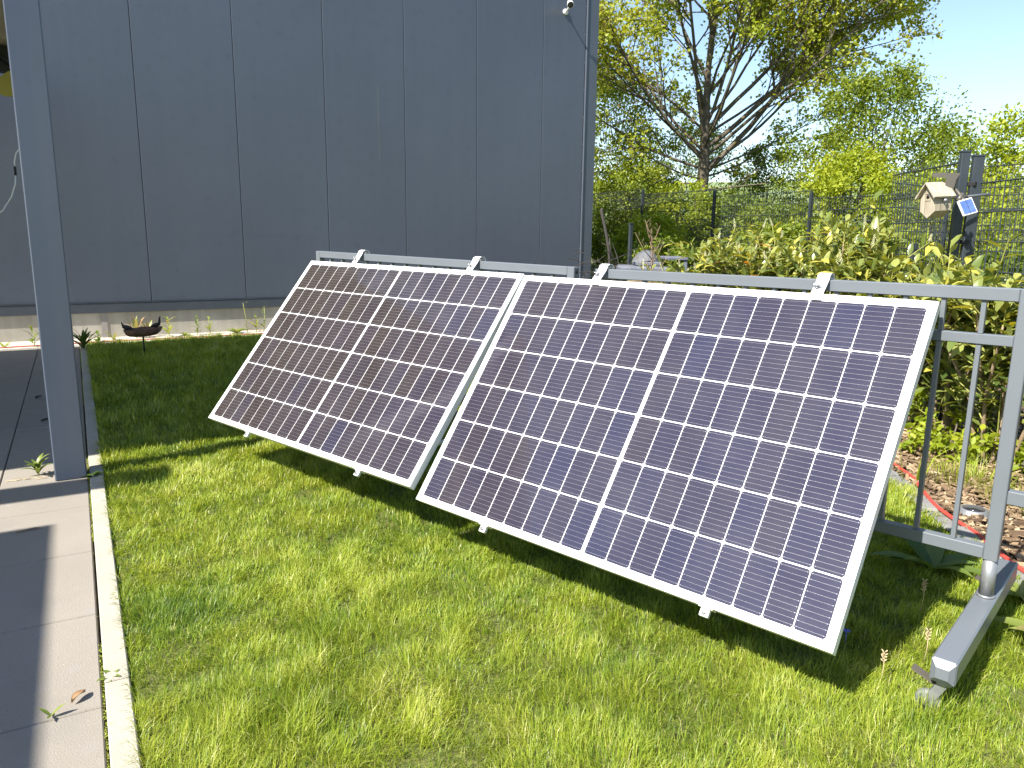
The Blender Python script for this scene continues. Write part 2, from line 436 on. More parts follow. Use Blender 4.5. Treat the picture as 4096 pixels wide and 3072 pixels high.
def terrain_z(x, y):
    g = np.clip((x - 7.0) / 4.0, 0, 1) * np.clip((y - 5) * 0.05, -0.1, 0.55)
    r = np.sqrt(x * x + y * y)
    far = np.clip((r - 45) * 0.076, 0, 40) * np.clip((x - 10) / 20, 0, 1)
    return -0.06 + g + far

def build_ground():
    xs = np.concatenate([np.linspace(-400, -14, 14), np.linspace(-10, 24, 52), np.geomspace(26, 900, 40)])
    ys = np.concatenate([np.linspace(-400, -14, 14), np.linspace(-10, 24, 52), np.geomspace(26, 900, 40)])
    X, Y = np.meshgrid(xs, ys, indexing='ij')
    Z = terrain_z(X, Y) + np.where(X > 12, 0.1 * (noise2(X, Y, 3, 3, .5) - .5), 0)
    V = np.stack([X, Y, Z], -1).reshape(-1, 3); nx, ny = len(xs), len(ys)
    i, j = np.meshgrid(np.arange(nx - 1), np.arange(ny - 1), indexing='ij')
    a = (i * ny + j).ravel(); q = np.stack([a, a + ny, a + ny + 1, a + 1], 1)
    m = mat("meadow_ground", (0.10, 0.125, 0.030), 0.95, noise=[(.25, (0.145, 0.18, 0.05), .4, .65), (1.6, (0.085, 0.085, 0.03), .52, .72), (9, (0.14, 0.16, 0.05), .5, .7)], bump=(6, .8))
    m2 = mat("crop_field", (0.155, 0.205, 0.070), 0.95, noise=[(.03, (0.18, 0.23, 0.085), .4, .65), (.5, (0.14, 0.19, 0.06), .5, .75)])
    o = np_mesh("ground", V, q.ravel(), np.arange(len(q)) * 4, np.full(len(q), 4), [m, m2])
    ctr = V[q].mean(1); o.data.polygons.foreach_set("material_index", ((np.hypot(ctr[:, 0], ctr[:, 1]) > 40) & (ctr[:, 0] > 18)).astype(np.int32))
    tag(o, kind="structure")
build_ground()

# lawn sheet under the blades: follows the edge of the planting bed
lb = MB()
ysl = list(np.linspace(-3.0, 9.98, 40))
pv = [(0.037, y, -0.004) for y in ysl] + [(float(max(xedge(y), .05)), y, -0.004) for y in ysl]
nn = len(ysl)
lb.add(pv, [(i, nn + i, nn + i + 1, i + 1) for i in range(nn - 1)])
lawn_m = mat("lawn_thatch", (0.120, 0.130, 0.030), 0.95, noise=[(3, (0.11, 0.12, 0.025), .4, .65), (40, (0.045, 0.045, 0.02), .5, .7), (90, (0.17, 0.155, 0.06), .6, .72)], bump=(60, .9))
tag(lb.build("lawn_soil", lawn_m), kind="structure")

sb = MB()
sb.add([(float(xedge(y)), y, -0.012) for y in ysl] + [(8.5, y, -0.012) for y in ysl], [(i, nn + i, nn + i + 1, i + 1) for i in range(nn - 1)])
tag(sb.build("planting_bed", M['soil']), kind="structure")

# paving: bed sheet, then bevelled slabs 40 x 60 cm with open joints
pb = MB(); pb.add([(-9, -4, -0.014), (-0.036, -4, -0.014), (-0.036, 9.98, -0.014), (-9, 9.98, -0.014)], [(0, 1, 2, 3)])
tag(pb.build("paving_bed", M['joint']), kind="structure")
pv_ = MB()
for c in range(12):
    x1 = -0.040 - c * 0.406
    y = 2.228 - 10 * 0.607
    while y < 9.9:
        dz = rnd.uniform(-.0012, .0012)
        pv_.box((x1 - 0.400, y, -0.05), (x1, min(y + 0.601, 9.975), dz), bev=0.004)
        y += 0.607
tag(pv_.build("patio_paving", M['paver']), kind="structure")
kb = MB()
y = 2.329 - 5 * 1.003
while y < 9.9:
    kb.box((-0.031, y, -0.2), (0.036, min(y + 0.997, 9.975), 0.014 + rnd.uniform(-.001, .002)), bev=0.004)
    y += 1.003
tag(kb.build("lawn_kerb", M['kerb']), kind="structure")
gb = MB(); gb.box((-9, 9.99, -0.1), (7.8, 10.62, 0.006))
tag(gb.build("gravel_strip", M['gravel']), kind="structure")
eb = MB()
ys_ = -0.2
while ys_ < 9:
    L = rnd.uniform(.17, .22)
    xa, xb = float(xedge(ys_)), float(xedge(ys_ + L * .8))
    d = Vector((xb - xa, L * .8, 0)); ang = math.atan2(d.y, d.x)
    c = Vector((xa + d.x / 2 + .05, ys_ + d.y / 2, 0))
    rot = Matrix.Rotation(ang + rnd.uniform(-.06, .06), 3, 'Z')
    eb.box(c + Vector((-d.length / 2 + .006, -.055, -.1)), c + Vector((d.length / 2 - .006, .055, .014 + rnd.uniform(-.006, .008))), bev=.012, rot=rot)
    ys_ += L * .8
tag(eb.build("bed_edging", M['stone']), kind="structure")

# ---------------------------------------------------------------- metal building
WY = 10.60
bld = empty("metal_building", (7.6, WY, 0), label="anthracite metal clad building with tall vertical wall panels and pale concrete base", cat="building")
S0, SP = 0.8066, 1.1589
edges = [S0 + k * SP for k in range(-7, 6)] + [7.395]
for a, b in zip(edges[:-1], edges[1:]):
    q = MB(); q.box((a + .003, WY, .445), (b - .003, WY + .08, 6.4), bev=.004)
    q.build("cladding_panel", M['clad'], bld)
q = MB(); q.box((edges[0], WY + .02, .44), (7.43, WY + .09, 6.4)); q.build("seam_backing", M['gap'], bld)
q = MB(); q.box((edges[0], WY - .022, .315), (7.62, WY + .05, .437), bev=.003)
q.box((edges[0], WY - .026, .4375), (7.40, WY - .001, .4425)); q.build("base_flashing", M['flash'], bld)
q = MB(); q.box((edges[0], WY + .012, -.2), (7.61, WY + .1, .3145)); q.build("plinth", M['plinth'], bld)
q = MB(); q.box((.215, WY + .004, .0), (.285, WY + .0135, .3142)); q.build("plinth_strip", M['plinth_dark'], bld)
q = MB(); q.box((7.425, WY - .012, .443), (7.635, WY + .02, 6.4), bev=.004)
q.box((7.400, WY - .026, .443), (7.424, WY + .02, 6.4), bev=.006)
q.build("corner_trim", M['trim'], bld)
for k in range(14):
    q = MB(); q.lathe((7.39, WY - .0035, .7 + k * .42), [(.0001, .004), (.006, .003), (.007, 0)], 8, axis='Y'); q.build("rivet", M['galv'], bld)
q = MB(); q.box((7.55, WY + .021, -.2), (7.63, 18, 6.4)); q.build("side_wall", M['clad'], bld)
q = MB(); q.box((-7.3, WY - .03, 6.405), (7.66, 18, 6.55), bev=.01); q.build("roof_edge", M['trim'], bld)
q = MB()   # a faint run mark down one panel
q.box((3.885, WY - .0012, 2.35), (3.893, WY + .001, 3.35)); q.build("drip_mark", mat("drip_mark", (0.12, 0.125, 0.12), .7), bld)

# security camera on the wall
sc_ = empty("security_camera", (6.84, 10.34, 4.74), label="small white security camera with dark lens on the metal wall", cat="camera")
ax = Vector((-.42, -.75, -.5)).normalized()
rot = Vector((0, 0, 1)).rotation_difference(ax).to_matrix()
c0 = Vector((6.92, 10.36, 4.82))
q = MB()
prof = [(.0001, -.09), (.030, -.088), (.040, -.07), (.046, 0.0), (.052, .055), (.052, .072), (.047, .075)]
q.lathe(c0, prof, 20, rot=rot); q.build("camera_body", M['white'], sc_)
q = MB(); q.lathe(c0, [(.047, .076), (.040, .080), (.0001, .079)], 20, rot=rot); q.build("lens_face", M['glassdark'], sc_)
q = MB(); q.tube([c0 - ax * .06 + Vector((0, 0, -.03)), c0 + Vector((.03, .10, -.05)), (6.97, 10.50, 4.77), (6.99, WY - .005, 4.76)], .014, 8)
q.lathe((6.99, WY, 4.76), [(.045, 0), (.045, .02), (.02, .03)], 18, axis='Y'); q.build("mount_arm", M['white'], sc_)

# ---------------------------------------------------------------- carport with the grey post
cp = empty("carport", (-.115, 4.6, 0), label="tall dark grey square post of a flat roofed carport at the patio corner", cat="carport")
q = MB(); q.box((-.192, 4.53, 0.0), (-.042, 4.66, 3.03), bev=.006); q.build("post", M['post'], cp)
q = MB(); q.prism([(-.15, 4.52), (-.15, 9.2), (-8, 9.2), (-8, 3.75)], 3.04, 3.18); q.build("roof_panel", [M['ceiling']], cp)
q = MB(); q.box((-8, 9.07, 2.80), (-.16, 9.19, 3.035)); q.build("rear_beam", M['black'], cp)
q = MB()
for k in range(14):
    x0 = -8 + k * .55
    q.tube([(x0, 9.05, 2.82), (x0 + .27, 9.05, 3.02), (x0 + .54, 9.05, 2.82)], .018, 4)
q.build("beam_bracing", M['black'], cp)
q = MB(); q.box((-8, 3.60, 2.98), (-2.42, 3.84, 3.10)); q.build("front_beam", M['post'], cp)
q = MB(); q.box((-8, -6, 2.98), (-2.99, 3.17, 3.10)); q.build("roof_panel", M['ceiling'], cp)  # unseen slab sized for its shadow on the paving; stands for a house eave
for (x_, y_) in ((-7.7, 3.72), (-7.7, 9.1), (-7.7, -4)):
    q = MB(); q.box((x_ - .075, y_ - .065, 0), (x_ + .075, y_ + .065, 2.979)); q.build("post", M['post'], cp)

q = MB()
q.add([(-.52, 9.02, 2.70), (-.40, 9.02, 2.80), (-.26, 9.02, 2.83), (-.26, 9.02, 2.58), (-.46, 9.02, 2.57), (-.51, 9.02, 2.61)] + [(-.52, 9.06, 2.70), (-.40, 9.06, 2.80), (-.26, 9.06, 2.83), (-.26, 9.06, 2.58), (-.46, 9.06, 2.57), (-.51, 9.06, 2.61)],
      [(5, 4, 3, 2, 1, 0), (6, 7, 8, 9, 10, 11)] + [(i, (i + 1) % 6, 6 + (i + 1) % 6, 6 + i) for i in range(6)])
tag(q.build("yellow_board", M['yellow']), "yellow board hanging under the carport roof behind the grey post", "board")

cb = empty("power_cable", (-.4, 7.5, 1.9), label="thin pale cable with a black connector hanging left of the grey post", cat="cable")
pts = [(-.27, 7.6, 2.02), (-.30, 7.6, 1.99), (-.345, 7.6, 1.93), (-.362, 7.6, 1.86), (-.362, 7.6, 1.82)]
q = MB(); q.tube(pts, .0055, 6)
q.tube([(-.364, 7.6, 1.76), (-.375, 7.6, 1.68), (-.41, 7.6, 1.58), (-.48, 7.6, 1.47), (-.62, 7.6, 1.36), (-.9, 7.6, 1.25)], .0055, 6); q.build("cable_cord", M['white'], cb)
q = MB(); q.tube([(-.362, 7.6, 1.825), (-.364, 7.6, 1.755)], .009, 8); q.build("connector", M['black'], cb)

# ---------------------------------------------------------------- railings (mobile barriers) that carry the panels
def railing(org, ang, tilt, length, ztop, label, feet, lug):
    F = Matrix.Translation(org) @ Matrix.Rotation(ang, 4, 'Z') @ Matrix.Rotation(tilt, 4, 'Y')
    g = empty("mobile_railing", mat=F, label=label, cat="railing", group="grey mobile railings behind the solar panels")
    t = 0.040
    q = MB(F)
    q.box((t + .0005, 0, ztop - t), (length - t - .0005, t, ztop), bev=.0025); q.build("top_rail", M['gate'], g)
    q = MB(F); q.box((t + .0005, .001, ztop - .858), (length - t - .0005, t - .001, ztop - .818), bev=.0025); q.build("bottom_rail", M['gate'], g)
    q = MB(F); q.box((t + .0005, .004, ztop - .176), (length - t - .0005, t - .004, ztop - .144), bev=.002); q.build("middle_rail", M['gate'], g)
    for x0 in (0, length - t):
        q = MB(F); q.box((x0, 0, ztop - .860), (x0 + t, t, ztop), bev=.0025)
        if lug and x0 > 0: pass
        q.build("end_post", M['gate'], g)
    n = int(round((length - 2 * t) / .112)); stp = (length - t) / n
    for k in range(1, n):
        xc = t / 2 + k * stp
        q = MB(F)
        q.box((xc - .007, .009, ztop - .8175), (xc + .007, .031, ztop - .1765), bev=.001)
        q.box((xc - .007, .009, ztop - .1435), (xc + .007, .031, ztop - .0405), bev=.001)
        q.build("baluster", M['gate'], g)
    for x0, yf in feet:
        q = MB(F)
        q.tube([(x0 + .02, .02, ztop - .8605), (x0 + .02, .02, ztop - .985)], .0215, 12)
        q.tube([(x0 + .02, .02, ztop - .9795), (x0 + .02, .02, ztop - .986)], .027, 12)
        q.build("foot_stub", M['galv'], g)
        q = MB(F)
        zt = ztop - .986
        q.box((x0 - .012, yf, zt - .070), (x0 + .052, .40, zt), bev=.005)
        ft = q.build("foot_tube", M['gate'], g)
        q = MB(F)   # pressed end cap
        y0 = yf - .0005
        q.add([(x0 - .010, y0, zt - .067), (x0 + .050, y0, zt - .067), (x0 + .050, y0, zt - .003), (x0 - .010, y0, zt - .003),
               (x0 + .004, y0 - .012, zt - .052), (x0 + .036, y0 - .012, zt - .052), (x0 + .036, y0 - .012, zt - .020), (x0 + .004, y0 - .012, zt - .020)],
              [(0, 1, 5, 4), (1, 2, 6, 5), (2, 3, 7, 6), (3, 0, 4, 7), (4, 5, 6, 7)])
        q.build("end_cap", M['gate'], ft)
        for (yc, sgn) in ((yf + .04, -1), (.34, 1)):
            # braked castor under the tube
            zc = zt - .070
            xw = x0 - .005
            q = MB(F); q.box((x0 - .005, yc - .03, zc - .006), (x0 + .045, yc + .03, zc - .0005), bev=.001)
            q.lathe((x0 + .02, yc, zc - .02), [(.020, 0), (.024, .006), (.022, .014)], 16)
            for s2 in (-1, 1):
                pl = [(x0 + .036, zc - .010), (x0 + .006, zc - .010), (x0 - .024, .050), (x0 - .022, .034), (x0 - .006, .034)]
                yb = yc + s2 * .016
                q.add([(a, yb - .0015, b) for a, b in pl] + [(a, yb + .0015, b) for a, b in pl],
                      [(0, 1, 2, 3, 4), (9, 8, 7, 6, 5)] + [((i + 1) % 5, i, 5 + i, 5 + (i + 1) % 5) for i in range(5)])
            ca = q.build("castor", M['galv'], g)
            wz = .042
            q = MB(F); q.lathe((x0 - .014, yc + .013, wz), [(.010, 0), (.027, .001), (.033, .004), (.035, .009), (.035, .017), (.033, .022), (.027, .025), (.010, .026)], 24, axis='Y')
            q.build("castor_wheel", M['wheelgrey'], ca)
            q = MB(F); q.lathe((x0 - .014, yc - .0135, wz), [(.014, -.001), (.024, -.0005), (.024, .0005)], 24, axis='Y')
            q.build("wheel_hub", M['rubber'], ca)
            q = MB(F); q.add([(x0 - .062, yc - .016, zc + .004), (x0 + .004, yc - .016, zc - .022), (x0 + .004, yc + .014, zc - .022), (x0 - .062, yc + .014, zc + .004),
                              (x0 - .062, yc - .016, zc - .002), (x0 + .004, yc - .016, zc - .028), (x0 + .004, yc + .014, zc - .028), (x0 - .062, yc + .014, zc - .002)],
                             [(0, 3, 2, 1), (4, 5, 6, 7), (0, 1, 5, 4), (1, 2, 6, 5), (2, 3, 7, 6), (3, 0, 4, 7)])
            q.build("brake_lever", M['taupe'], ca)
    if lug:
        q = MB(F)
        q.box((length + .001, .002, ztop - .665), (length + .085, t - .002, ztop - .622), bev=.0025)
        lg = q.build("hinge_lug", M['gate'], g)
        q = MB(F); q.lathe((length + .05, t / 2, ztop - .6215), [(.006, 0), (.006, .0006), (.0001, .0007)], 14)
        q.build("lug_hole", M['black'], lg)
    else:
        q = MB(F); q.lathe((length + .0006, t / 2, ztop - .022), [(.009, 0), (.009, .0004), (.0001, .0005)], 16, axis='X')
        q.build("end_hole", M['black'], g)
    return g, F

UH0 = Vector((0.307, -0.952, 0)).normalized(); B0 = Vector((0.952, 0.307, 0)).normalized()
UH1 = Vector((0.327, -0.945, 0)).normalized(); B1 = Vector((0.945, 0.327, 0)).normalized()
org0 = Vector((1.797, 3.012, 0)) + B0 * .05 + UH0 * .363
org1 = Vector((1.268, 4.701, 0)) + B1 * .05 + UH1 * (-.04)
gateR, FR = railing(org0, math.atan2(UH0.y, UH0.x), 0.0, 1.60, 1.184, "grey mobile railing with balusters under the nearer right solar panel, its wheeled foot showing", [(1.56, -.5), (0.0, -.06)], True)
gateL, FL = railing(org1, math.atan2(UH1.y, UH1.x), 0.0135, 2.00, 1.211, "grey mobile railing almost hidden behind the farther left solar panel", [(0.0, -.30), (1.96, -.06)], False)

# ---------------------------------------------------------------- solar panels
def solar_panel(o, u, v, gateF, ztop, label, hooks, clamps, seed, barcode):
    r = random.Random(seed)
    o = Vector(o); u = Vector(u).normalized(); v = Vector(v); v = (v - u * v.dot(u)).normalized()
    n = u.cross(v)            # points back
    F = Matrix((u, -v, -n)).transposed().to_4x4(); F.translation = o
    p = empty("solar_panel", mat=F, label=label, cat="solar panel", group="solar panels hung on the railings")
    LX, LY, D = 1.722, 1.134, .033
    lip = .0115
    q = MB(F)     # four mitred profile bars
    for (a0, a1) in (((0, 0), (LX, 0)), ((LX, 0), (LX, LY)), ((LX, LY), (0, LY)), ((0, LY), (0, 0))):
        A = Vector((a0[0], -a0[1], 0)); Bv = Vector((a1[0], -a1[1], 0)); d = (Bv - A).normalized()
        w = Vector((-d.y, d.x, 0)); mid = Vector((LX / 2, -LY / 2, 0))
        if (mid - A).dot(w) < 0: w = -w
        c1 = .0012
        prof = [(0, -c1), (c1, 0), (lip - .001, 0), (lip, -.001), (lip, -.0045), (lip + .020 - .010, -.0046), (.012, -D), (0, -D)]
        ring = []
        for (dd, zz) in prof:
            ring.append((A + d * dd + w * dd + Vector((0, 0, zz)), Bv - d * dd + w * dd + Vector((0, 0, zz))))
        vs_ = [x[0] for x in ring] + [x[1] for x in ring]; k = len(ring)
        fs_ = [(i, (i + 1) % k, k + (i + 1) % k, k + i) for i in range(k)]
        q.add(vs_, fs_)
    q.build("frame", M['alu'], p)
    q = MB(F); q.box((lip - .003, -(LY - lip + .003), -.0085), (LX - lip + .003, -(lip - .003), -.0022))
    q.build("backsheet", M['sheet'], p)
    # 6 rows of 18 half cells with clipped corners
    q = MB(F); rb = MB(F)
    u0, u1, v0, v1 = .0285, LX - .0285, .0275, LY - .0275
    gap, cgap, rgap = .0030, .0155, .0048
    cw = ((u1 - u0) - cgap - 16 * gap) / 18; ch = ((v1 - v0) - 5 * rgap) / 6
    z = -.0017; ccut = .0075
    for j in range(6):
        y0 = v0 + j * (ch + rgap)
        for i in range(18):
            x0 = u0 + i * (cw + gap) + (cgap - gap if i >= 9 else 0)
            x1, y1 = x0 + cw, y0 + ch
            # half cells: two clipped corners on one side, mirrored in alternate columns
            cl = ccut if i % 2 == 0 else .0006; cr = ccut if i % 2 == 1 else .0006
            if r.random() < .0: cl = cr = ccut
            cl = cr = ccut * .8
            q.add([(x0 + cl, -y0, z), (x1 - cr, -y0, z), (x1, -y0 - cr, z), (x1, -y1 + cr, z), (x1 - cr, -y1, z), (x0 + cl, -y1, z), (x0, -y1 + cl, z), (x0, -y0 - cl, z)],
                  [(7, 6, 5, 4, 3, 2, 1, 0)], tint=min(1, max(0, (.15 if seed == 2 else .62) + .5 * (i / 18 - .5) * (1 if seed == 2 else .6) + r.gauss(0, .12) + .05 * j)))
        for k in range(10):
            yy = y0 + ch * (k + .5) / 10
            for (xa, xb) in ((u0 + .002, u0 + 9 * cw + 8 * gap - .002), (u1 - 9 * cw - 8 * gap + .002, u1 - .002)):
                rb.box((xa, -yy - .00017, z + .0001), (xb, -yy + .00017, z + .0004))
            for i in range(18):   # solder pads where the ribbons meet the cell edges
                x0 = u0 + i * (cw + gap) + (cgap - gap if i >= 9 else 0)
                for xp in (x0 + .006, x0 + cw - .006):
                    rb.box((xp - .0010, -yy - .0007, z + .0001), (xp + .0010, -yy + .0007, z + .0005))
    q.build("solar_cells", M['cell'], p, tint=True)
    rb.build("busbars", M['ribbon'], p)
    if barcode:
        q = MB(F); x = LX - .0235
        yy = LY - .135; end = LY - .088
        while yy < end:
            w = r.choice((.0007, .0012, .0018)); q.box((x - .004, -yy - w, -.0021), (x + .004, -yy, -.0017)); yy += w + r.choice((.0008, .0014))
        q.build("barcode", M['ink'], p)
    # hooks over the top rail
    for hu in hooks:
        base = o + u * hu
        s_ = (gateF.inverted() @ base)
        w = .021
        bpt = gateF.inverted() @ (base + n * .002 + v * .028 - n * .006)
        top = gateF.inverted() @ (base - v * .002 - n * .004)
        pl = [(bpt.y, bpt.z), (top.y, top.z), (-.013, ztop - .004), (-.004, ztop + .014), (.012, ztop + .021), (.032, ztop + .019), (.043, ztop + .008), (.046, ztop - .03)]
        hm = MB(gateF); th = .0028
        vs_ = []
        for i, (py, pz) in enumerate(pl):
            a = pl[max(i - 1, 0)]; b = pl[min(i + 1, len(pl) - 1)]
            t_ = Vector((0, b[0] - a[0], b[1] - a[1])).normalized(); nn_ = Vector((0, -t_.z, t_.y))
            for sx in (-w, w):
                vs_.append(Vector((s_.x + sx, py, pz)) + nn_ * th / 2); vs_.append(Vector((s_.x + sx, py, pz)) - nn_ * th / 2)
        fs_ = []
        for i in range(len(pl) - 1):
            b = i * 4; c = b + 4
            fs_ += [(b, b + 2, c + 2, c), (b + 1, c + 1, c + 3, b + 3), (b, c, c + 1, b + 1), (b + 2, b + 3, c + 3, c + 2)]
        fs_ += [(0, 1, 3, 2), (len(vs_) - 4, len(vs_) - 2, len(vs_) - 1, len(vs_) - 3)]
        hm.add(vs_, fs_, smooth=False)
        hk = hm.build("hook", M['alu'], p)
        bc = Vector((s_.x - .006, (top.y - .013) / 2 - .004, (top.z + ztop) / 2 - .006))
        bm = MB(gateF); bm.lathe(bc, [(.0001, .012), (.004, .012), (.004, .006), (.0075, .006), (.0075, .001), (.010, .0005), (.010, 0)], 8, axis='Y')
        bm.tube([bc + Vector((0, -.005, .002)), bc + Vector((-.016, -.010, .016))], .0028, 6)
        bm.tube([bc + Vector((0, -.005, .002)), bc + Vector((.014, -.010, .012))], .0028, 6)
        bm.build("wing_nut", M['bolt'], hk)
    for cu in clamps:
        q = MB(F)
        q.box((cu - .024, -LY - .0005 - .004, -.030), (cu + .024, -LY + .010, .0022), bev=.001)
        q.box((cu - .016, -LY - .030, -.020), (cu + .014, -LY - .0055, -.004), bev=.002)
        ck = q.build("clamp", M['alu'], p)
        q = MB(F); q.lathe((cu - .001, -LY - .017, -.0035), [(.0075, 0), (.0075, .005), (.004, .0055), (.0001, .0056)], 6); q.build("clamp_bolt", M['bolt'], ck)
        # strut from the panel foot back to the railing
        a = F @ Vector((cu + .045, -LY + .02, -.034)); gi = gateF.inverted(); la = gi @ a
        e = gateF @ Vector((la.x + .02, -.004, ztop - .838))
        q = MB(); q.tube([a, a + (e - a) * .5, e], .011, 8); q.build("strut", M['alu'], p)
    return p
solar_panel((1.797, 3.012, 1.142), (0.307, -0.952, -0.003), (-0.563, -0.179, -0.807), FR, 1.184,
            "nearer solar panel at right, bluish cells in a silver frame, barcode at its lower corner", (.412, 1.345), (.402, 1.345), 5, True)
solar_panel((1.268, 4.701, 1.153), (0.327, -0.945, -0.005), (-0.606, -0.205, -0.769), FL @ Matrix.Translation((0, 0, 0)), 1.211,
            "farther solar panel at left, brownish black cells in a silver frame", (.434, 1.366), (.424, 1.372), 2, False)

# ---------------------------------------------------------------- bird bath
bb = empty("bird_bath", (.57, 9.0, 0), label="rusty iron bird bath bowl on a thin rod with two iron birds on its rim", cat="bird bath")
q = MB(); cB = Vector((.575, 9.05, .255))
n = 32; vs_, fs_ = [], []
prof = [(.02, -.062), (.08, -.060), (.135, -.050), (.168, -.022), (.188, .022), (.180, .023), (.150, -.010), (.08, -.040), (.0, -.045)]
for (r, z) in prof:
    for k in range(n):
        a = 2 * math.pi * k / n
        lobes = 1 + .05 * math.cos(9 * a) * (r / .18) ** 2
        vs_.append(cB + Vector((r * 1.02 * lobes * math.cos(a), r * .9 * lobes * math.sin(a), z + .004 * math.sin(9 * a) * (r / .18) ** 3 + .010 * math.cos(a) * r / .18)))
for i in range(len(prof) - 1):
    for k in range(n):
        a = i * n + k; b = i * n + (k + 1) % n
        fs_.append((a, b, b + n, a + n))
q.add(vs_, fs_, smooth=True); bowl = q.build("bowl", M['rust'], bb)
q = MB(); q.tube([(.575, 9.05, .21), (.572, 9.03, .1), (.57, 9.0, -.05)], .009, 8); q.tube([(.575, 9.05, .215), (.575, 9.05, .195)], [.022, .010], 10); q.build("stake", M['iron'], bb)
def bird(base, yaw, tail):
    m_ = Matrix.Translation(base) @ Matrix.Rotation(yaw, 4, 'Z') @ Matrix.Scale(1.25, 4)
    b = MB(m_)
    b.tube([(-.052, 0, .016), (-.040, 0, .020), (-.020, 0, .026), (0, 0, .030), (.016, 0, .038), (.022, 0, .050), (.026, 0, .085 if tail else .06), (.030, 0, .105 if tail else .075)],
           [.003, .010, .019, .021, .017, .011, .008, .003] if tail else [.003, .010, .019, .021, .016, .009, .006, .003], 10)
    b.tube([(-.066, 0, .014), (-.05, 0, .017)], [.001, .004], 6)
    b.tube([(0, .006, .014), (0, .006, -.004)], .003, 5); b.tube([(0, -.006, .014), (0, -.006, -.004)], .003, 5)
    return b.build("bird_figure", M['iron'], bb)
bird((.575 + .135, 8.96, .283), -.3, True)
bird((.575 - .165, 9.0, .266), math.pi - .2, False)

# ---------------------------------------------------------------- hoses
q = MB()
pts = [(-6, 10.05, .012)] + [(-3 + .5 * k, 10.06 + .03 * math.sin(k * 1.1) + .012 * k, .014) for k in range(0, 16)]
q.tube(pts, .0065, 6); tag(q.build("garden_hose", M['hose']), "thin red garden hose lying along the foot of the metal building", "hose")
q = MB()
ctrl = [(4.9, 3.9), (4.4, 3.05), (4.0, 2.42), (3.86, 2.27), (3.72, 2.13), (3.62, 2.02), (3.52, 1.87), (3.44, 1.73), (3.35, 1.62), (3.27, 1.51), (3.2, 1.40), (3.16, 1.25), (3.2, 1.05), (3.4, .8)]
def smooth_path(c, n=5):
    c = [Vector((p[0], p[1], p[2] if len(p) > 2 else .022)) for p in c]; out = []
    for i in range(len(c) - 1):
        p0, p1, p2, p3 = c[max(i - 1, 0)], c[i], c[i + 1], c[min(i + 2, len(c) - 1)]
        for k in range(n):
            t = k / n
            out.append(.5 * ((2 * p1) + (p2 - p0) * t + (2 * p0 - 5 * p1 + 4 * p2 - p3) * t * t + (3 * p1 - p0 - 3 * p2 + p3) * t ** 3))
    return out + [c[-1]]
q.tube(smooth_path(ctrl), .0095, 8); tag(q.build("garden_hose", M['hose']), "red garden hose winding over the bark mulch behind the right railing", "hose")

# solar ground light in the mulch
gl = empty("ground_light", (3.72, 1.90, 0), label="round grey solar ground light lying in the bark mulch", cat="light")
q = MB(); q.lathe((3.72, 1.90, .0), [(.075, .0), (.078, .012), (.066, .022), (.062, .034), (.056, .038), (.050, .036)], 28); q.build("housing", M['galv'], gl)
q = MB(); q.lathe((3.72, 1.90, .0), [(.050, .0365), (.0001, .037)], 28); q.build("lens", M['glassdark'], gl)

# ---------------------------------------------------------------- fences of welded wire
def wire_panel(q, A, Bv, z0, z1, pitch=.05, hp=.2, r=.0032, double=True):
    A = Vector((A[0], A[1], 0)); Bv = Vector((Bv[0], Bv[1], 0)); d = Bv - A; L = d.length; d.normalize(); w = Vector((-d.y, d.x, 0))
    nV = max(2, int(L / pitch))
    for k in range(nV + 1):
        p = A + d * (L * k / nV)
        q.tube([p + Vector((0, 0, z0)), p + Vector((0, 0, z1 + .03))], r, 4, caps=False, smooth=False)
    z = z1; 
    while z > z0 - .01:
        for s2 in ((-1, 1) if double else (0,)):
            q.tube([A + w * s2 * .008 + Vector((0, 0, z)), Bv + w * s2 * .008 + Vector((0, 0, z))], r * 1.25, 4, caps=False, smooth=False)
        z -= hp
fb = empty("wire_mesh_fence", (11.5, 11.7, .3), label="dark welded wire fence running across the back of the garden before the trees", cat="fence")
fpts = [(12.17, 19.4, .50), (11.97, 16.87, .50), (11.75, 14.3, .40), (11.53, 11.74, .27), (11.31, 9.17, .12), (11.09, 6.6, .0), (10.87, 4.03, -.03), (10.65, 1.5, -.05)]
for i, (x, y, z) in enumerate(fpts):
    q = MB(); q.box((x - .03, y - .02, z - .3), (x + .03, y + .02, z + 2.02), bev=.003); q.box((x - .045, y - .012, z), (x - .031, y + .012, z + 2.0))
    q.build("fence_post", M['fence'], fb)
    if i:
        a = fpts[i - 1]; q = MB(); zz = (a[2] + z) / 2
        wire_panel(q, a, (x, y), zz + .03, zz + 1.96, pitch=.05, r=.0042); q.build("mesh_panel", M['fence'], fb)
# near fence at right: corner post pair, short wing, long run and a second run behind
nf = empty("wire_mesh_fence", (5.62, 3.14, 0), label="dark green wire fence with a thick double corner post behind the bird house", cat="fence")
for (x, y, h, hw) in ((5.455, 3.165, 1.93, .030), (5.515, 3.105, 1.90, .036)):
    q = MB(); q.box((x - hw, y - .022, -.1), (x + hw, y + .022, h), bev=.004, rot=Matrix.Rotation(-.6, 3, 'Z')); q.box((x - hw - .002, y - .025, h), (x + hw + .002, y + .025, h + .012), rot=Matrix.Rotation(-.6, 3, 'Z')); q.build("fence_post", M['fence'], nf)
q = MB(); wire_panel(q, (6.06, 4.10), (5.46, 3.21), .05, 1.86, hp=.2, r=.0032); q.build("mesh_panel", M['fence'], nf)
q = MB(); wire_panel(q, (5.56, 3.11), (4.97, 2.13), .05, 1.72, hp=.2, r=.0032); q.build("mesh_panel", M['fence'], nf)
q = MB(); wire_panel(q, (6.06, 4.10), (7.7, 4.35), .05, 1.80, hp=.2, r=.0030); q.build("mesh_panel", M['fence'], nf)
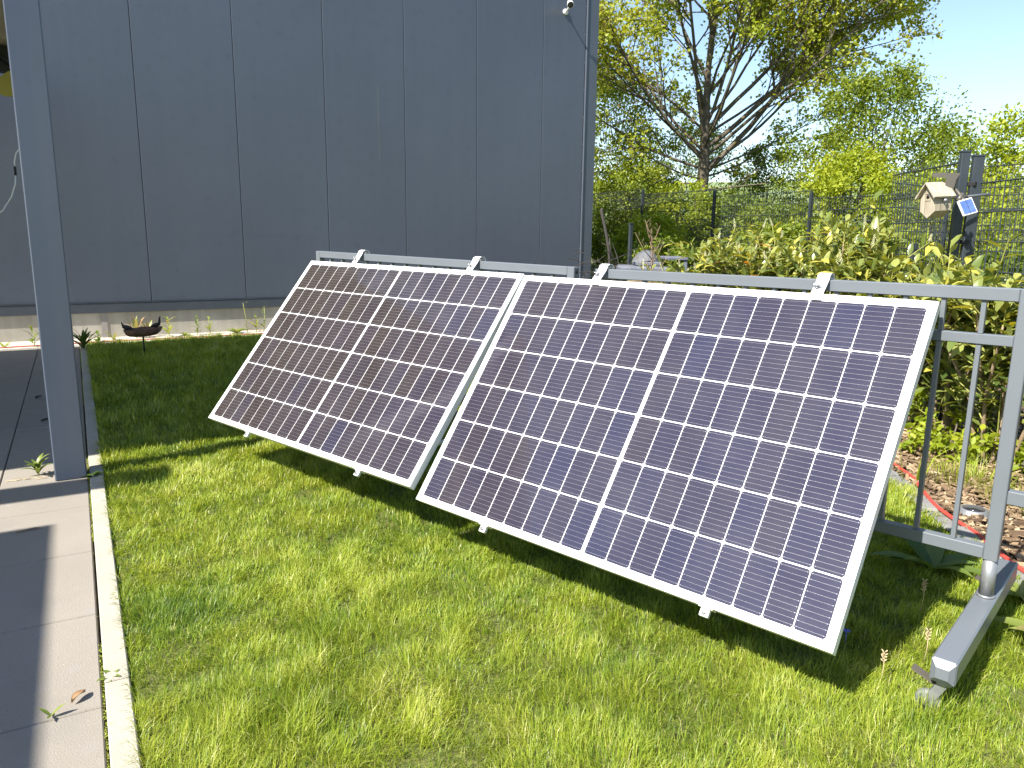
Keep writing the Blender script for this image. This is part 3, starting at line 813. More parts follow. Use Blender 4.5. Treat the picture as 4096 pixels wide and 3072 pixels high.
q = MB(); wire_panel(q, (7.7, 4.35), (7.75, 1.3), .05, 2.03, hp=.2, r=.0030); q.build("mesh_panel", M['fence'], nf)
for (x, y, h) in ((7.7, 4.35, 2.06), (4.97, 2.13, 1.78), (5.76, 3.66, 1.3)):
    q = MB(); q.box((x - .03, y - .02, -.1), (x + .03, y + .02, h), bev=.003); q.build("fence_post", M['fence'], nf)
for z_ in (.9, 1.3, 1.7):
    q = MB(); q.box((5.475, 3.085, z_), (5.50, 3.15, z_ + .03), bev=.003)
    q.build("post_clip", M['black'], nf)

# ---------------------------------------------------------------- bird house, sheet metal hood, small solar module
BH = Matrix.Translation((5.075, 3.155, 1.505)) @ Matrix.Rotation(R_(-106), 4, 'Z') @ Matrix.Rotation(R_(4), 4, 'X') @ Matrix.Scale(.95, 4)   # local -y faces the viewer's left front
bh = empty("bird_house", mat=BH, label="weathered wooden bird house with pitched roof hanging before the wire fence", cat="bird house")
w2, dp = .070, .135
q = MB(BH)
def gable(q, y0, y1):
    poly = [(-w2, .015), (0, -.035), (w2, .015), (w2, .125), (0, .205), (-w2, .125)]
    vs_ = [(x, y0, z) for x, z in poly] + [(x, y1, z) for x, z in poly]
    fs_ = [(0, 1, 2, 3, 4, 5), (11, 10, 9, 8, 7, 6)] + [((i + 1) % 6, i, 6 + i, 6 + (i + 1) % 6) for i in range(6)]
    q.add(vs_, fs_)
gable(q, 0, dp)
q.build("box", M['wood'], bh)
q = MB(BH)
for sx in (-1, 1):
    a = [(0, .216), (sx * (w2 + .022), .113), (sx * (w2 + .016), .101), (0, .2052)]
    vs_ = [(x, -.03, z) for x, z in a] + [(x, dp + .02, z) for x, z in a]
    f = [(0, 1, 2, 3), (7, 6, 5, 4)] + [((i + 1) % 4, i, 4 + i, 4 + (i + 1) % 4) for i in range(4)]
    if sx < 0: f = [tuple(reversed(k)) for k in f]
    q.add(vs_, f)
q.build("roof", M['wood'], bh)
for xg in (-.024, .024):
    q = MB(BH); q.box((xg - .0008, -.0007, .0), (xg + .0008, .0, .165)); q.build("plank_joint", M['twig'], bh)
for yg in (.045, .09):
    q = MB(BH); q.box((w2, yg - .0008, .018), (w2 + .0007, yg + .0008, .118)); q.build("plank_joint", M['twig'], bh)
q = MB(BH); q.lathe((0, -.0008, .115), [(.015, 0), (.015, .0006), (.0001, .0007)], 16, axis='Y'); q.build("entrance_hole", M['black'], bh)
q = MB(BH); q.box((-.022, -.0035, .088), (.022, -.0009, .096)); q.box((-.022, -.0035, .136), (.022, -.0009, .141)); q.build("hole_rim", M['wood'], bh)
q = MB(BH); q.lathe((w2 + .0005, .075, .085), [(.016, 0), (.016, .008), (.010, .02), (.0001, .024)], 12, axis='X'); q.tube([(w2 + .004, .075, .08), (w2 + .012, .085, .045)], .006, 6); q.build("side_latch", M['galv'], bh)
q = MB(BH); q.tube([(0, dp, .10), (.02, dp + .14, .10), (.04, dp + .36, .11)], .010, 8); q.build("mount_arm", M['galv'], bh)

HD = Matrix.Translation((5.165, 3.10, 1.665)) @ Matrix.Rotation(R_(-62), 4, 'Z')
hd = MB(HD)
def sheet(q, prof, y0, y1, th=.003):
    # prof: list of (x,z) in the local xz plane, swept along y
    n_ = len(prof); vs_ = []
    for y_ in (y0, y1):
        for i, (x, z) in enumerate(prof):
            a = prof[max(i - 1, 0)]; b = prof[min(i + 1, n_ - 1)]; t_ = Vector((b[0] - a[0], b[1] - a[1])).normalized()
            vs_.append((x - t_.y * th / 2, y_, z + t_.x * th / 2)); vs_.append((x + t_.y * th / 2, y_, z - t_.x * th / 2))
    fs_ = []
    o = 2 * n_
    for i in range(n_ - 1):
        a = 2 * i; fs_ += [(a, a + 2, o + a + 2, o + a), (a + 1, o + a + 1, o + a + 3, a + 3), (a, a + 1, a + 3, a + 2), (o + a, o + a + 2, o + a + 3, o + a + 1)]
    fs_ += [(0, o, o + 1, 1), (2 * n_ - 2, 2 * n_ - 1, o + 2 * n_ - 1, o + 2 * n_ - 2)]
    q.add(vs_, fs_)
hook_pl = [(-.12, .085), (-.115, .100), (-.10, .107), (.055, .105), (.075, .098), (.080, .085)]
# side plate with its two curved arms (flat sheet seen from the lawn), then folded cover behind
poly = [(-.075, .108), (-.092, .102), (-.098, .090), (-.090, .080), (-.01, .076), (-.004, .020), (-.015, -.010), (-.040, -.026), (-.098, -.024), (-.094, -.046), (.000, -.056), (.040, -.056), (.058, .060), (.080, .105)]
n_ = len(poly)
rotp = Matrix.Rotation(R_(22), 4, 'Z')
pf = MB(HD @ rotp)
vs_ = [(x, 0, z) for x, z in poly] + [(x, .004, z) for x, z in poly]
pf.add(vs_, [tuple(range(n_)), tuple(reversed(range(n_, 2 * n_)))] + [((i + 1) % n_, i, n_ + i, n_ + (i + 1) % n_) for i in range(n_)])
pf.add([(.080, .004, .105), (.040, .004, -.056), (.040, .085, -.056), (.080, .085, .105), (.077, .004, .105), (.037, .004, -.056), (.037, .085, -.056), (.077, .085, .105)],
       [(0, 1, 2, 3), (7, 6, 5, 4), (0, 3, 7, 4), (3, 2, 6, 7), (2, 1, 5, 6)])
pf.add([(-.075, .004, .108), (.080, .004, .105), (.080, .085, .105), (-.075, .085, .108), (-.075, .004, .111), (.080, .004, .108), (.080, .085, .108), (-.075, .085, .111)],
       [(3, 2, 1, 0), (4, 5, 6, 7), (0, 1, 5, 4), (1, 2, 6, 5), (2, 3, 7, 6), (3, 0, 4, 7)])
hdo = pf.build("metal_hood", M['taupe'])
tag(hdo, "folded taupe sheet metal hood with cut out arm above the bird house roof", "hood")

ms = empty("mini_solar_panel", (5.22, 2.97, 1.53), label="small blue solar module with white rim clamped beside the fence corner post", cat="solar panel")
MS = Matrix.Translation((5.22, 2.97, 1.548)) @ Matrix.Rotation(R_(-30), 4, 'Z') @ Matrix.Rotation(R_(-22), 4, 'X') @ Matrix.Rotation(R_(-17), 4, 'Y')
q = MB(MS); q.box((-.052, -.004, -.056), (.052, .010, .056), bev=.004); q.build("module_frame", M['white'], ms)
q = MB(MS); q.box((-.044, -.0052, -.048), (.044, -.0042, .048)); q.build("module_cell", M['minicell'], ms)
q = MB(MS); q.box((-.0012, -.0060, -.048), (.0012, -.0054, .048)); q.build("module_line", M['ink'], ms)
q = MB(MS); q.tube([(0, .01, .045), (.01, .03, .09), (-.005, .05, .20)], [.012, .012, .006], 8); q.tube([(-.03, .03, .075), (.06, .05, .085)], .010, 8); q.tube([(-.03, .02, .065), (.02, .02, .10)], .014, 8); q.build("clamp_arm", M['taupe'], ms)

# ---------------------------------------------------------------- vegetation helpers
LEAF2 = ([(0, 0, 0), (.35, .26, .05), (1, 0, -.06), (.35, -.26, .05), (.7, .2, 0), (.7, -.2, 0)], [(0, 3, 5, 2), (0, 2, 4, 1)])
PALM = ([(0, 0, 0), (.25, .45, .06), (.55, .32, .0), (1, 0, -.10), (.55, -.32, 0), (.25, -.45, .06)], [(0, 3, 2, 1), (0, 5, 4, 3)])
LAUR = ([(0, 0, 0), (.12, .06, .02), (.45, .20, .055), (.8, .12, .02), (1, 0, -.09), (.8, -.12, .02), (.45, -.20, .055), (.12, -.06, .02), (.45, 0, .0), (.8, 0, -.03), (.12, 0, 0)],
        [(0, 10, 1), (10, 8, 2, 1), (8, 9, 3, 2), (9, 4, 3), (0, 7, 10), (10, 7, 6, 8), (8, 6, 5, 9), (9, 5, 4)])

def leaf_cloud(name, pos, size, tpl, m, parent, tint, outward=None, flat=0.12):
    N = len(pos)
    d = rng.normal(size=(N, 3))
    if outward is not None: d = d * .8 + outward * .9
    d[:, 2] -= .25
    A, B, Cc = frames(d, rng.uniform(0, 6.283, N))
    # bias the leaf face upward
    s_ = np.where(Cc[:, 2:3] < 0, -1.0, 1.0); up = np.array([[0, 0, 1.0]])
    C2 = unit(Cc * s_ + up * flat); B2 = unit(np.cross(C2, A)); A2 = np.cross(B2, C2)
    sz = size * rng.uniform(.6, 1.25, N)[:, None]
    return instanced(name, tpl[0], tpl[1], pos, A2 * sz, B2 * sz, C2 * sz, m, parent, tint)

def shrub(name, x, y, rx, ry, h, ncl, per, size, m, label, cat, group=None, zlow=.1, seed=1, tintc=.5, stems=5, top_sharp=.8, tpl=LEAF2, clr=.25):
    g = np.random.default_rng(seed)
    z0 = float(terrain_z(np.array([x]), np.array([y]))[0])
    e = empty(name, (x, y, z0), label=label, cat=cat, group=group)
    # clump centres through the crown, thinner at the top
    cz = g.uniform(zlow, 1, ncl); prof = np.sqrt(np.clip(1 - ((cz - .42) / .62) ** 2, 0.03, 1)) * np.where(cz > .6, 1 - (cz - .6) * (1 - top_sharp) , 1)
    a = g.uniform(0, 6.283, ncl); rr = np.sqrt(g.uniform(.15, 1, ncl)) * prof
    lob = 1 + .28 * np.sin(a * 3 + seed) * np.sin(cz * 7 + seed)
    C = np.stack([x + rx * rr * lob * np.cos(a), y + ry * rr * lob * np.sin(a), z0 + h * cz], 1)
    crad = clr * min(rx, ry, h / 2) * g.uniform(.45, 1.1, ncl)
    k = g.poisson(per, ncl).clip(3)
    idx = np.repeat(np.arange(ncl), k); N = len(idx)
    off = g.normal(size=(N, 3)) * .55
    P = C[idx] + off * crad[idx][:, None] * np.array([[1, 1, .8]])
    keep = P[:, 2] > z0 + .03; P = P[keep]; idx = idx[keep]; off = off[keep]
    ct = g.normal(0, .16, ncl)
    tint = np.clip(tintc + ct[idx] + g.normal(0, .13, len(idx)), 0, 1)
    leaf_cloud("foliage", P, size, tpl, m, e, tint, outward=unit(off + 1e-6) * .5)
    q = MB()
    for i in range(stems):
        a_ = 6.283 * i / stems + g.uniform(0, 1); t = C[g.integers(0, ncl)]
        b = Vector((x + .12 * rx * math.cos(a_), y + .12 * ry * math.sin(a_), z0 - .05)); tgt = Vector(t)
        mid = b.lerp(tgt, .5) + Vector((0, 0, .12 * h))
        r0 = max(.012, .012 * h)
        q.tube([b, b.lerp(mid, .5), mid, mid.lerp(tgt, .6), tgt], [r0, r0 * .8, r0 * .6, r0 * .4, r0 * .15], 5)
    for i in range(ncl // 3):
        t = Vector(C[i]); b = t.lerp(Vector((x, y, z0 + h * .35)), .5) + Vector((g.normal() * .1, g.normal() * .1, 0))
        q.tube([b, t], [.012, .004], 3, caps=False)
    q.build("branches", M['bark'], e)
    return e

# ---------------------------------------------------------------- the big maple
IR = Vector((.866, -.5, 0)); IB = Vector((.5, .866, 0)); UP = Vector((0, 0, 1))
def maple():
    g = random.Random(11)
    bx, by = 13.9, 14.65
    z0 = float(terrain_z(np.array([bx]), np.array([by]))[0])
    e = empty("maple_tree", (bx, by, z0), label="tall spreading maple with fresh yellow green leaves on fanned bare limbs behind the fence", cat="tree")
    q = MB(); lp = []; lt = []
    base = Vector((bx, by, z0 - .1))
    trunk = [base, base + Vector((.02, 0, .9)), base + Vector((0, .02, 1.8)), base + Vector((.05, 0, 2.6)), base + Vector((.03, 0, 3.6)), base + Vector((0, 0, 5)), base + Vector((.1, 0, 6.6)), base + Vector((.05, .1, 8.2)), base + Vector((.1, .1, 9.8))]
    tr = [.20, .155, .145, .15, .10, .075, .055, .035, .015]
    q.tube(trunk, tr, 10); q.build("trunk", M['bark'], e)
    br = MB()
    def tpos(z):
        for a, b in zip(trunk[:-1], trunk[1:]):
            if a.z <= base.z + z <= b.z: return a.lerp(b, (base.z + z - a.z) / (b.z - a.z))
        return trunk[-1]
    heart = Vector((bx, by, z0 + 3.0))
    def leaves(p, n, rad):
        f = min(1.0, max(.10, ((p - heart).length - 1.3) / 2.6)); n = int(n * f * 1.0 + g.random())
        for _ in range(n):
            lp.append((p.x + g.gauss(0, rad), p.y + g.gauss(0, rad), p.z + g.gauss(0, rad * .8)))
    def grow(p, d, L, r, lev):
        nseg = max(3, int(L / (.5 if lev < 2 else .3))); pts = [p.copy()]; rad = [r]; dd = d.copy()
        for i in range(nseg):
            dd = (dd + Vector((g.gauss(0, .06), g.gauss(0, .06), g.gauss(0, .05) + (.035 if lev < 2 else .015)))).normalized()
            pts.append(pts[-1] + dd * L / nseg); rad.append(r * (1 - (i + 1) / nseg) ** .8 + .004)
        br.tube(pts, rad, (7, 5, 4, 3)[lev], caps=False)
        if lev >= 3 or L < .28:
            for pt in pts[1:]:
                leaves(pt, 4, .10)
            return
        nch = int(L * (2.1, 3.3, 4.2)[lev]) + 1
        for k in range(nch):
            t = g.uniform(.22 if lev == 0 else .15, 1.0); i = min(int(t * nseg), nseg - 1)
            pp = pts[i].lerp(pts[i + 1], t * nseg - i); ax = (pts[i + 1] - pts[i]).normalized()
            side = Vector((g.gauss(0, 1), g.gauss(0, 1), g.gauss(0.15, .8))); side = (side - ax * side.dot(ax)).normalized()
            nd = (ax * g.uniform(.75, 1.1) + side * g.uniform(.5, .95)).normalized()
            grow(pp, nd, max(.22, L * g.uniform(.22, .42) * (1.12 - t * .55)), max(.004, rad[i] * .5), lev + 1)
        leaves(pts[-1], 8, .12)
    # (start height, image-right, depth, up, length, radius)
    limbs = [(2.55, .62, -.1, .55, 8.2, .09), (2.75, .95, .25, .42, 6.6, .055), (3.0, .80, -.45, .60, 6.6, .060), (3.3, .5, .3, .85, 7.0, .065), (3.7, .33, -.2, .93, 6.6, .06),
             (2.7, -.95, .1, .30, 4.2, .045), (2.9, -.80, -.35, .62, 6.0, .055), (3.1, -.6, .35, .78, 6.4, .055), (3.4, -.36, -.25, .92, 6.6, .06), (3.9, -.2, .3, .95, 6.0, .05),
             (2.9, .2, .95, .5, 5.5, .05), (3.2, -.1, -.95, .55, 5.0, .05), (4.4, .5, -.4, .8, 5.2, .045), (4.8, -.5, .2, .8, 5.0, .045), (5.4, .3, .5, .85, 4.2, .04), (5.8, -.3, -.5, .85, 4.0, .04),
             (2.45, -.7, -.6, .12, 3.2, .035), (2.5, .75, .6, .15, 3.6, .035), (2.35, -.98, .2, .02, 2.8, .028), (3.5, .92, .1, .55, 6.2, .045), (3.9, .7, -.5, .7, 6.0, .045), (2.65, .85, .3, .25, 4.6, .035), (3.0, -.97, -.1, .5, 4.8, .04), (3.6, -.75, .4, .7, 5.5, .04), (4.2, .25, .3, .95, 5.5, .045), (4.1, -.4, -.4, .85, 5.5, .045), (2.2, .9, -.3, .03, 2.6, .028), (3.2, .88, .05, .60, 8.6, .085), (3.6, .75, .1, .75, 8.0, .07)]
    for (zz, ri, dp_, up, L, r) in limbs:
        d = (IR * ri + IB * dp_ + UP * up).normalized()
        grow(tpos(zz), d, L, r * .74, 0)
    for zz in (6.2, 7, 7.8, 8.6, 9.4):
        for k in range(3):
            a = g.uniform(0, 6.28); grow(tpos(zz), (Vector((math.cos(a), math.sin(a), 1.0))).normalized(), g.uniform(1.6, 3.0), .03, 1)
    br.build("limbs", M['bark'], e)
    P = np.array(lp); N = len(P)
    tint = np.clip(.5 + .22 * (noise2(P[:, 0] * 1.0 + P[:, 2], P[:, 1] + P[:, 2] * .7, 5, 2, 1.6) - .5) * 2 + rng.normal(0, .14, N), 0, 1)
    leaf_cloud("crown", P, .088, PALM, M['leaf_maple'], e, tint, flat=.15)
    return N
NL = maple()
print("maple leaves", NL)

# trees and bushes behind the fences
TG = "trees and bushes behind the back fence"
BG = [
    ("leafy_tree", 14.0, 9.95, 1.65, 1.6, 4.35, 150, 66, .075, 'leaf_dense', "dense mid green tree with feathery top right of the maple", .45, 31, .75),
    ("leafy_tree", 17.6, 10.5, 1.3, 1.3, 3.7, 70, 55, .085, 'leaf_dense', "darker round tree just right of the feathery topped one", .40, 32, .8),
    ("leafy_tree", 16.6, 8.2, 1.5, 1.4, 3.75, 90, 66, .09, 'leaf_bright', "bright yellow green tree above the fence corner post at far right", .62, 33, .9),
    ("leafy_tree", 13.4, 17.6, 1.7, 1.7, 5.3, 130, 66, .09, 'leaf_dense', "yellow green tree beside the edge of the metal building", .58, 34, .85),
    ("leafy_tree", 15.9, 17.2, 1.7, 1.7, 4.0, 90, 60, .085, 'leaf_dense', "lower dark tree behind the maple trunk on its left", .42, 35, .85),
    ("leafy_tree", 16.6, 14.9, 1.1, 1.2, 3.4, 60, 60, .085, 'leaf_dense', "slim dark bushy tree right behind the maple trunk", .40, 36, .8),
    ("leafy_tree", 17.0, 6.4, 1.6, 1.5, 3.8, 80, 60, .09, 'leaf_bright', "yellow green tree cut by the right edge of the photo", .58, 44, .9),
    ("wild_shrub", 12.6, 15.6, 1.3, 1.3, 2.7, 110, 66, .08, 'leaf_dense', "wild shrub behind the fence next to the building corner", .52, 37, .9),
    ("wild_shrub", 12.75, 14.0, 1.0, 1.1, 2.2, 60, 60, .085, 'leaf_bright', "light green shrub left of the maple trunk behind the fence", .52, 38, .9),
    ("wild_shrub", 12.9, 12.6, 1.0, 1.1, 1.9, 60, 60, .085, 'leaf_dense', "low dark green shrub right of the maple trunk behind the fence", .45, 39, .9),
    ("wild_shrub", 12.6, 10.9, 1.0, 1.0, 1.75, 70, 62, .08, 'leaf_dense', "small shrub below the gap with the view to the field", .45, 40, .9),
    ("wild_shrub", 12.7, 9.3, 1.1, 1.2, 2.75, 100, 66, .075, 'leaf_bright', "big sunlit yellow green shrub left of the bird house", .60, 41, .9),
    ("wild_shrub", 12.5, 7.6, 1.1, 1.2, 2.3, 80, 66, .075, 'leaf_bright', "bushy shrub directly behind the bird house fence wing", .60, 42, .95),
    ("wild_shrub", 12.7, 5.9, 1.3, 1.3, 2.5, 80, 60, .09, 'leaf_bright', "green shrub seen through the wire right of the corner post", .5, 43, .95),
    ("wild_shrub", 9.3, 10.6, .8, .8, 1.15, 46, 55, .075, 'leaf_dense', "low dark shrub inside the fence behind the covered stack", .30, 45, .95),
    ("wild_shrub", 10.3, 12.2, .9, .9, 1.5, 60, 58, .08, 'leaf_bright', "sunny ivy like shrub inside the fence at the building corner", .5, 46, .95),
    ("wild_shrub", 10.6, 9.2, .9, .9, 1.35, 55, 58, .08, 'leaf_dense', "broad green shrub inside the fence left of the hedge", .48, 47, .95),
    ("wild_shrub", 10.0, 6.6, .9, .9, 1.4, 50, 58, .08, 'leaf_bright', "light shrub inside the fence behind the middle of the hedge", .5, 48, .95),
    ("wild_shrub", 9.2, 4.6, .9, .9, 1.25, 46, 58, .08, 'leaf_dense', "dull green shrub between the two wire fences at right", .35, 49, .95),
]
for (nm, x, y, rx, ry, h, ncl, per, sz, mk, lab, tc_, sd, ts) in BG:
    shrub(nm, x, y, rx, ry, h, int(ncl * 1.7), per * 1.25, sz, M[mk], lab, "tree" if nm == "leafy_tree" else "shrub", TG if x > 11.6 else "shrubs inside the back fence", zlow=.06 if nm == "wild_shrub" else .12, seed=sd, tintc=tc_, top_sharp=ts)

# ---------------------------------------------------------------- cherry laurel hedge
def laurel(x, y, h, rx, ry, label, seed, nst=8, dens=1.0, spikes=0, orange=0.0):
    g = np.random.default_rng(seed); gr = random.Random(seed)
    e = empty("laurel_shrub", (x, y, 0), label=label, cat="shrub", group="cherry laurels of the hedge behind the railing")
    st = MB(); gs = MB(); pos = []; dirs = []; spk = MB()
    tips = []
    for i in range(nst):
        a = gr.uniform(0, 6.283); r0 = gr.uniform(0, .12)
        b = Vector((x + r0 * math.cos(a), y + r0 * math.sin(a), -.02))
        a2 = a + gr.uniform(-.5, .5); rr = gr.uniform(.35, 1.0)
        t = Vector((x + rx * rr * math.cos(a2), y + ry * rr * math.sin(a2), h * gr.uniform(.72, .98)))
        m1 = b.lerp(t, .35) + Vector((gr.gauss(0, .03), gr.gauss(0, .03), .06)); m2 = b.lerp(t, .7) + Vector((gr.gauss(0, .03), gr.gauss(0, .03), .05))
        path = smooth_path([b, m1, m2, t], 4)
        n_ = len(path); st.tube(path, [.013 * (1 - .75 * k / n_) + .002 for k in range(n_)], 6)
        # side shoots
        for k in range(n_):
            f = k / (n_ - 1)
            if f < .12: continue
            for _ in range(1 if f < .5 else 2):
                d = Vector((gr.gauss(0, 1), gr.gauss(0, 1), gr.uniform(.1, 1.1))).normalized()
                L = gr.uniform(.12, .34) * (1.1 if f > .5 else .8)
                p0 = path[k]; p1 = p0 + d * L * .5 + Vector((0, 0, .02)); p2 = p0 + d * L + Vector((0, 0, .07))
                gs.tube([p0, p1, p2], [.005, .004, .003], 5, caps=False)
                nl = int(gr.uniform(7, 12) * dens * (.8 if f < .45 else 1.05))
                for q_ in range(nl):
                    t_ = .25 + .8 * q_ / nl; pp = p0.lerp(p1, t_ * 2) if t_ < .5 else p1.lerp(p2, min(1, t_ * 2 - 1))
                    aa = q_ * 2.4 + gr.uniform(-.4, .4); ax = (p2 - p0).normalized()
                    s1 = ax.cross(Vector((.3, .2, 1))).normalized(); s2 = ax.cross(s1)
                    dd = (s1 * math.cos(aa) + s2 * math.sin(aa)) * gr.uniform(.7, 1) + ax * gr.uniform(.3, 1.0)
                    pos.append(pp); dirs.append(dd)
                tips.append((p2, (p2 - p1).normalized()))
        top = path[-1]; ax = (path[-1] - path[-3]).normalized()
        ext = top + ax * .05 + Vector((0, 0, gr.uniform(.06, .18)))
        gs.tube([top, top.lerp(ext, .5), ext], [.004, .0035, .002], 5, caps=False)
        for q_ in range(9):
            aa = q_ * 2.4; pp = top.lerp(ext, q_ / 8)
            dd = Vector((math.cos(aa), math.sin(aa), gr.uniform(.3, 1.2))); pos.append(pp); dirs.append(dd)
        tips.append((ext, Vector((0, 0, 1))))
    for (p2, dd) in gr.sample(tips, min(spikes, len(tips))):
        # upright racemes of small cream flowers
        spk = MB(); hS = gr.uniform(.06, .11); tip = p2 + Vector((gr.gauss(0, .012), gr.gauss(0, .012), hS))
        spk.tube([p2, tip], [.0022, .001], 4, caps=False)
        for k in range(26):
            f = k / 26; c = p2.lerp(tip, .15 + .85 * f); aa = k * 2.4; rr = .011 * (1 - f * .6)
            cc = c + Vector((math.cos(aa) * rr, math.sin(aa) * rr, 0)); s_ = .0045 * (1 - f * .4)
            spk.add([cc + Vector((s_, 0, 0)), cc + Vector((0, s_, 0)), cc + Vector((-s_, 0, 0)), cc + Vector((0, -s_, 0)), cc + Vector((0, 0, s_)), cc - Vector((0, 0, s_))],
                    [(0, 1, 4), (1, 2, 4), (2, 3, 4), (3, 0, 4), (1, 0, 5), (2, 1, 5), (3, 2, 5), (0, 3, 5)])
        spk.build("flower_spike", M['flower'], e)
    st.build("stems", M['stem'], e); gs.build("shoots", M['gstem'], e)
    P = np.array([tuple(p) for p in pos]); D = np.array([tuple(d) for d in dirs]); N = len(P)
    A, B, Cc = frames(D, np.zeros(N))
    s_ = np.where(Cc[:, 2:3] < 0, -1.0, 1.0); C2 = unit(Cc * s_ + rng.normal(0, .28, (N, 3)) + np.array([[0, 0, .3]])); B2 = unit(np.cross(C2, A)); A2 = np.cross(B2, C2)
    sz = (.118 * g.uniform(.65, 1.2, N))[:, None]
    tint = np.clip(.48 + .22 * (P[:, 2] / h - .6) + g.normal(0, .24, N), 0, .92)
    if orange: tint[g.random(N) < orange] = 1.0
    instanced("leaves", LAUR[0], LAUR[1], P, A2 * sz, B2 * sz * 1.05, C2 * sz, M['laurel'], e, tint)
    return e
HEDGE = [
    (5.62, 5.72, 1.06, .42, .45, "laurel at the far left end of the hedge beside the bare sapling", 61, 9, 1.0, 30, 0),
    (5.62, 5.22, 1.16, .42, .45, "flowering laurel with many cream spikes near the left end of the hedge", 62, 10, 1.0, 60, .0),
    (5.58, 4.72, 1.22, .42, .45, "laurel with a cluster of orange withered leaves in the hedge", 63, 10, 1.0, 40, .07),
    (5.52, 4.22, 1.32, .42, .45, "tallest laurel in the middle of the hedge with an upright shoot", 64, 10, 1.0, 26, 0),
    (5.38, 3.72, 1.16, .38, .42, "laurel left of and below the bird house", 65, 9, 1.0, 24, 0),
    (5.22, 3.25, 1.00, .32, .36, "low laurel straight under the bird house", 66, 8, .9, 6, 0),
    (5.02, 2.80, 1.02, .32, .36, "leggy laurel behind the balusters below the fence corner post", 67, 8, .85, 4, 0),
    (4.80, 2.40, 1.02, .30, .34, "leggy laurel with bare stems seen between the last balusters", 68, 8, .8, 3, .0),
    (4.68, 1.92, 1.12, .32, .36, "laurel with long pale shoots beyond the railing end post", 69, 8, .9, 2, 0),
    (4.47, 1.42, 1.10, .32, .36, "laurel at the right edge of the photo past the railing", 70, 8, .9, 0, 0),
]
for a in HEDGE: laurel(*a)
# low leafy ground plants under the hedge
GC = ((4.35, 1.55, .28, "low leafy weed clump in the mulch right of the railing post"), (4.05, 1.2, .30, "second leafy weed clump, lower and nearer the right photo edge"),
      (5.0, 3.05, .34, "leafy weed clump under the hedge just right of the near solar panel"), (4.72, 2.62, .30, "low green weed clump at the hedge foot between the last two balusters"), (4.62, 2.25, .26, "small weed clump at the hedge foot beside the railing end post"),
      (5.25, 3.6, .30, "weed clump at the hedge foot hidden partly by the near panel edge"))
for i, (x, y, sc2, lab) in enumerate(GC):
    shrub("ground_cover_plant", x, y, .28, .28, sc2, 18, 28, .055, M['leaf_bright' if i > 1 else 'leaf_dense'], lab, "plant", zlow=.05, seed=80 + i, tintc=.5, stems=3, clr=.4)

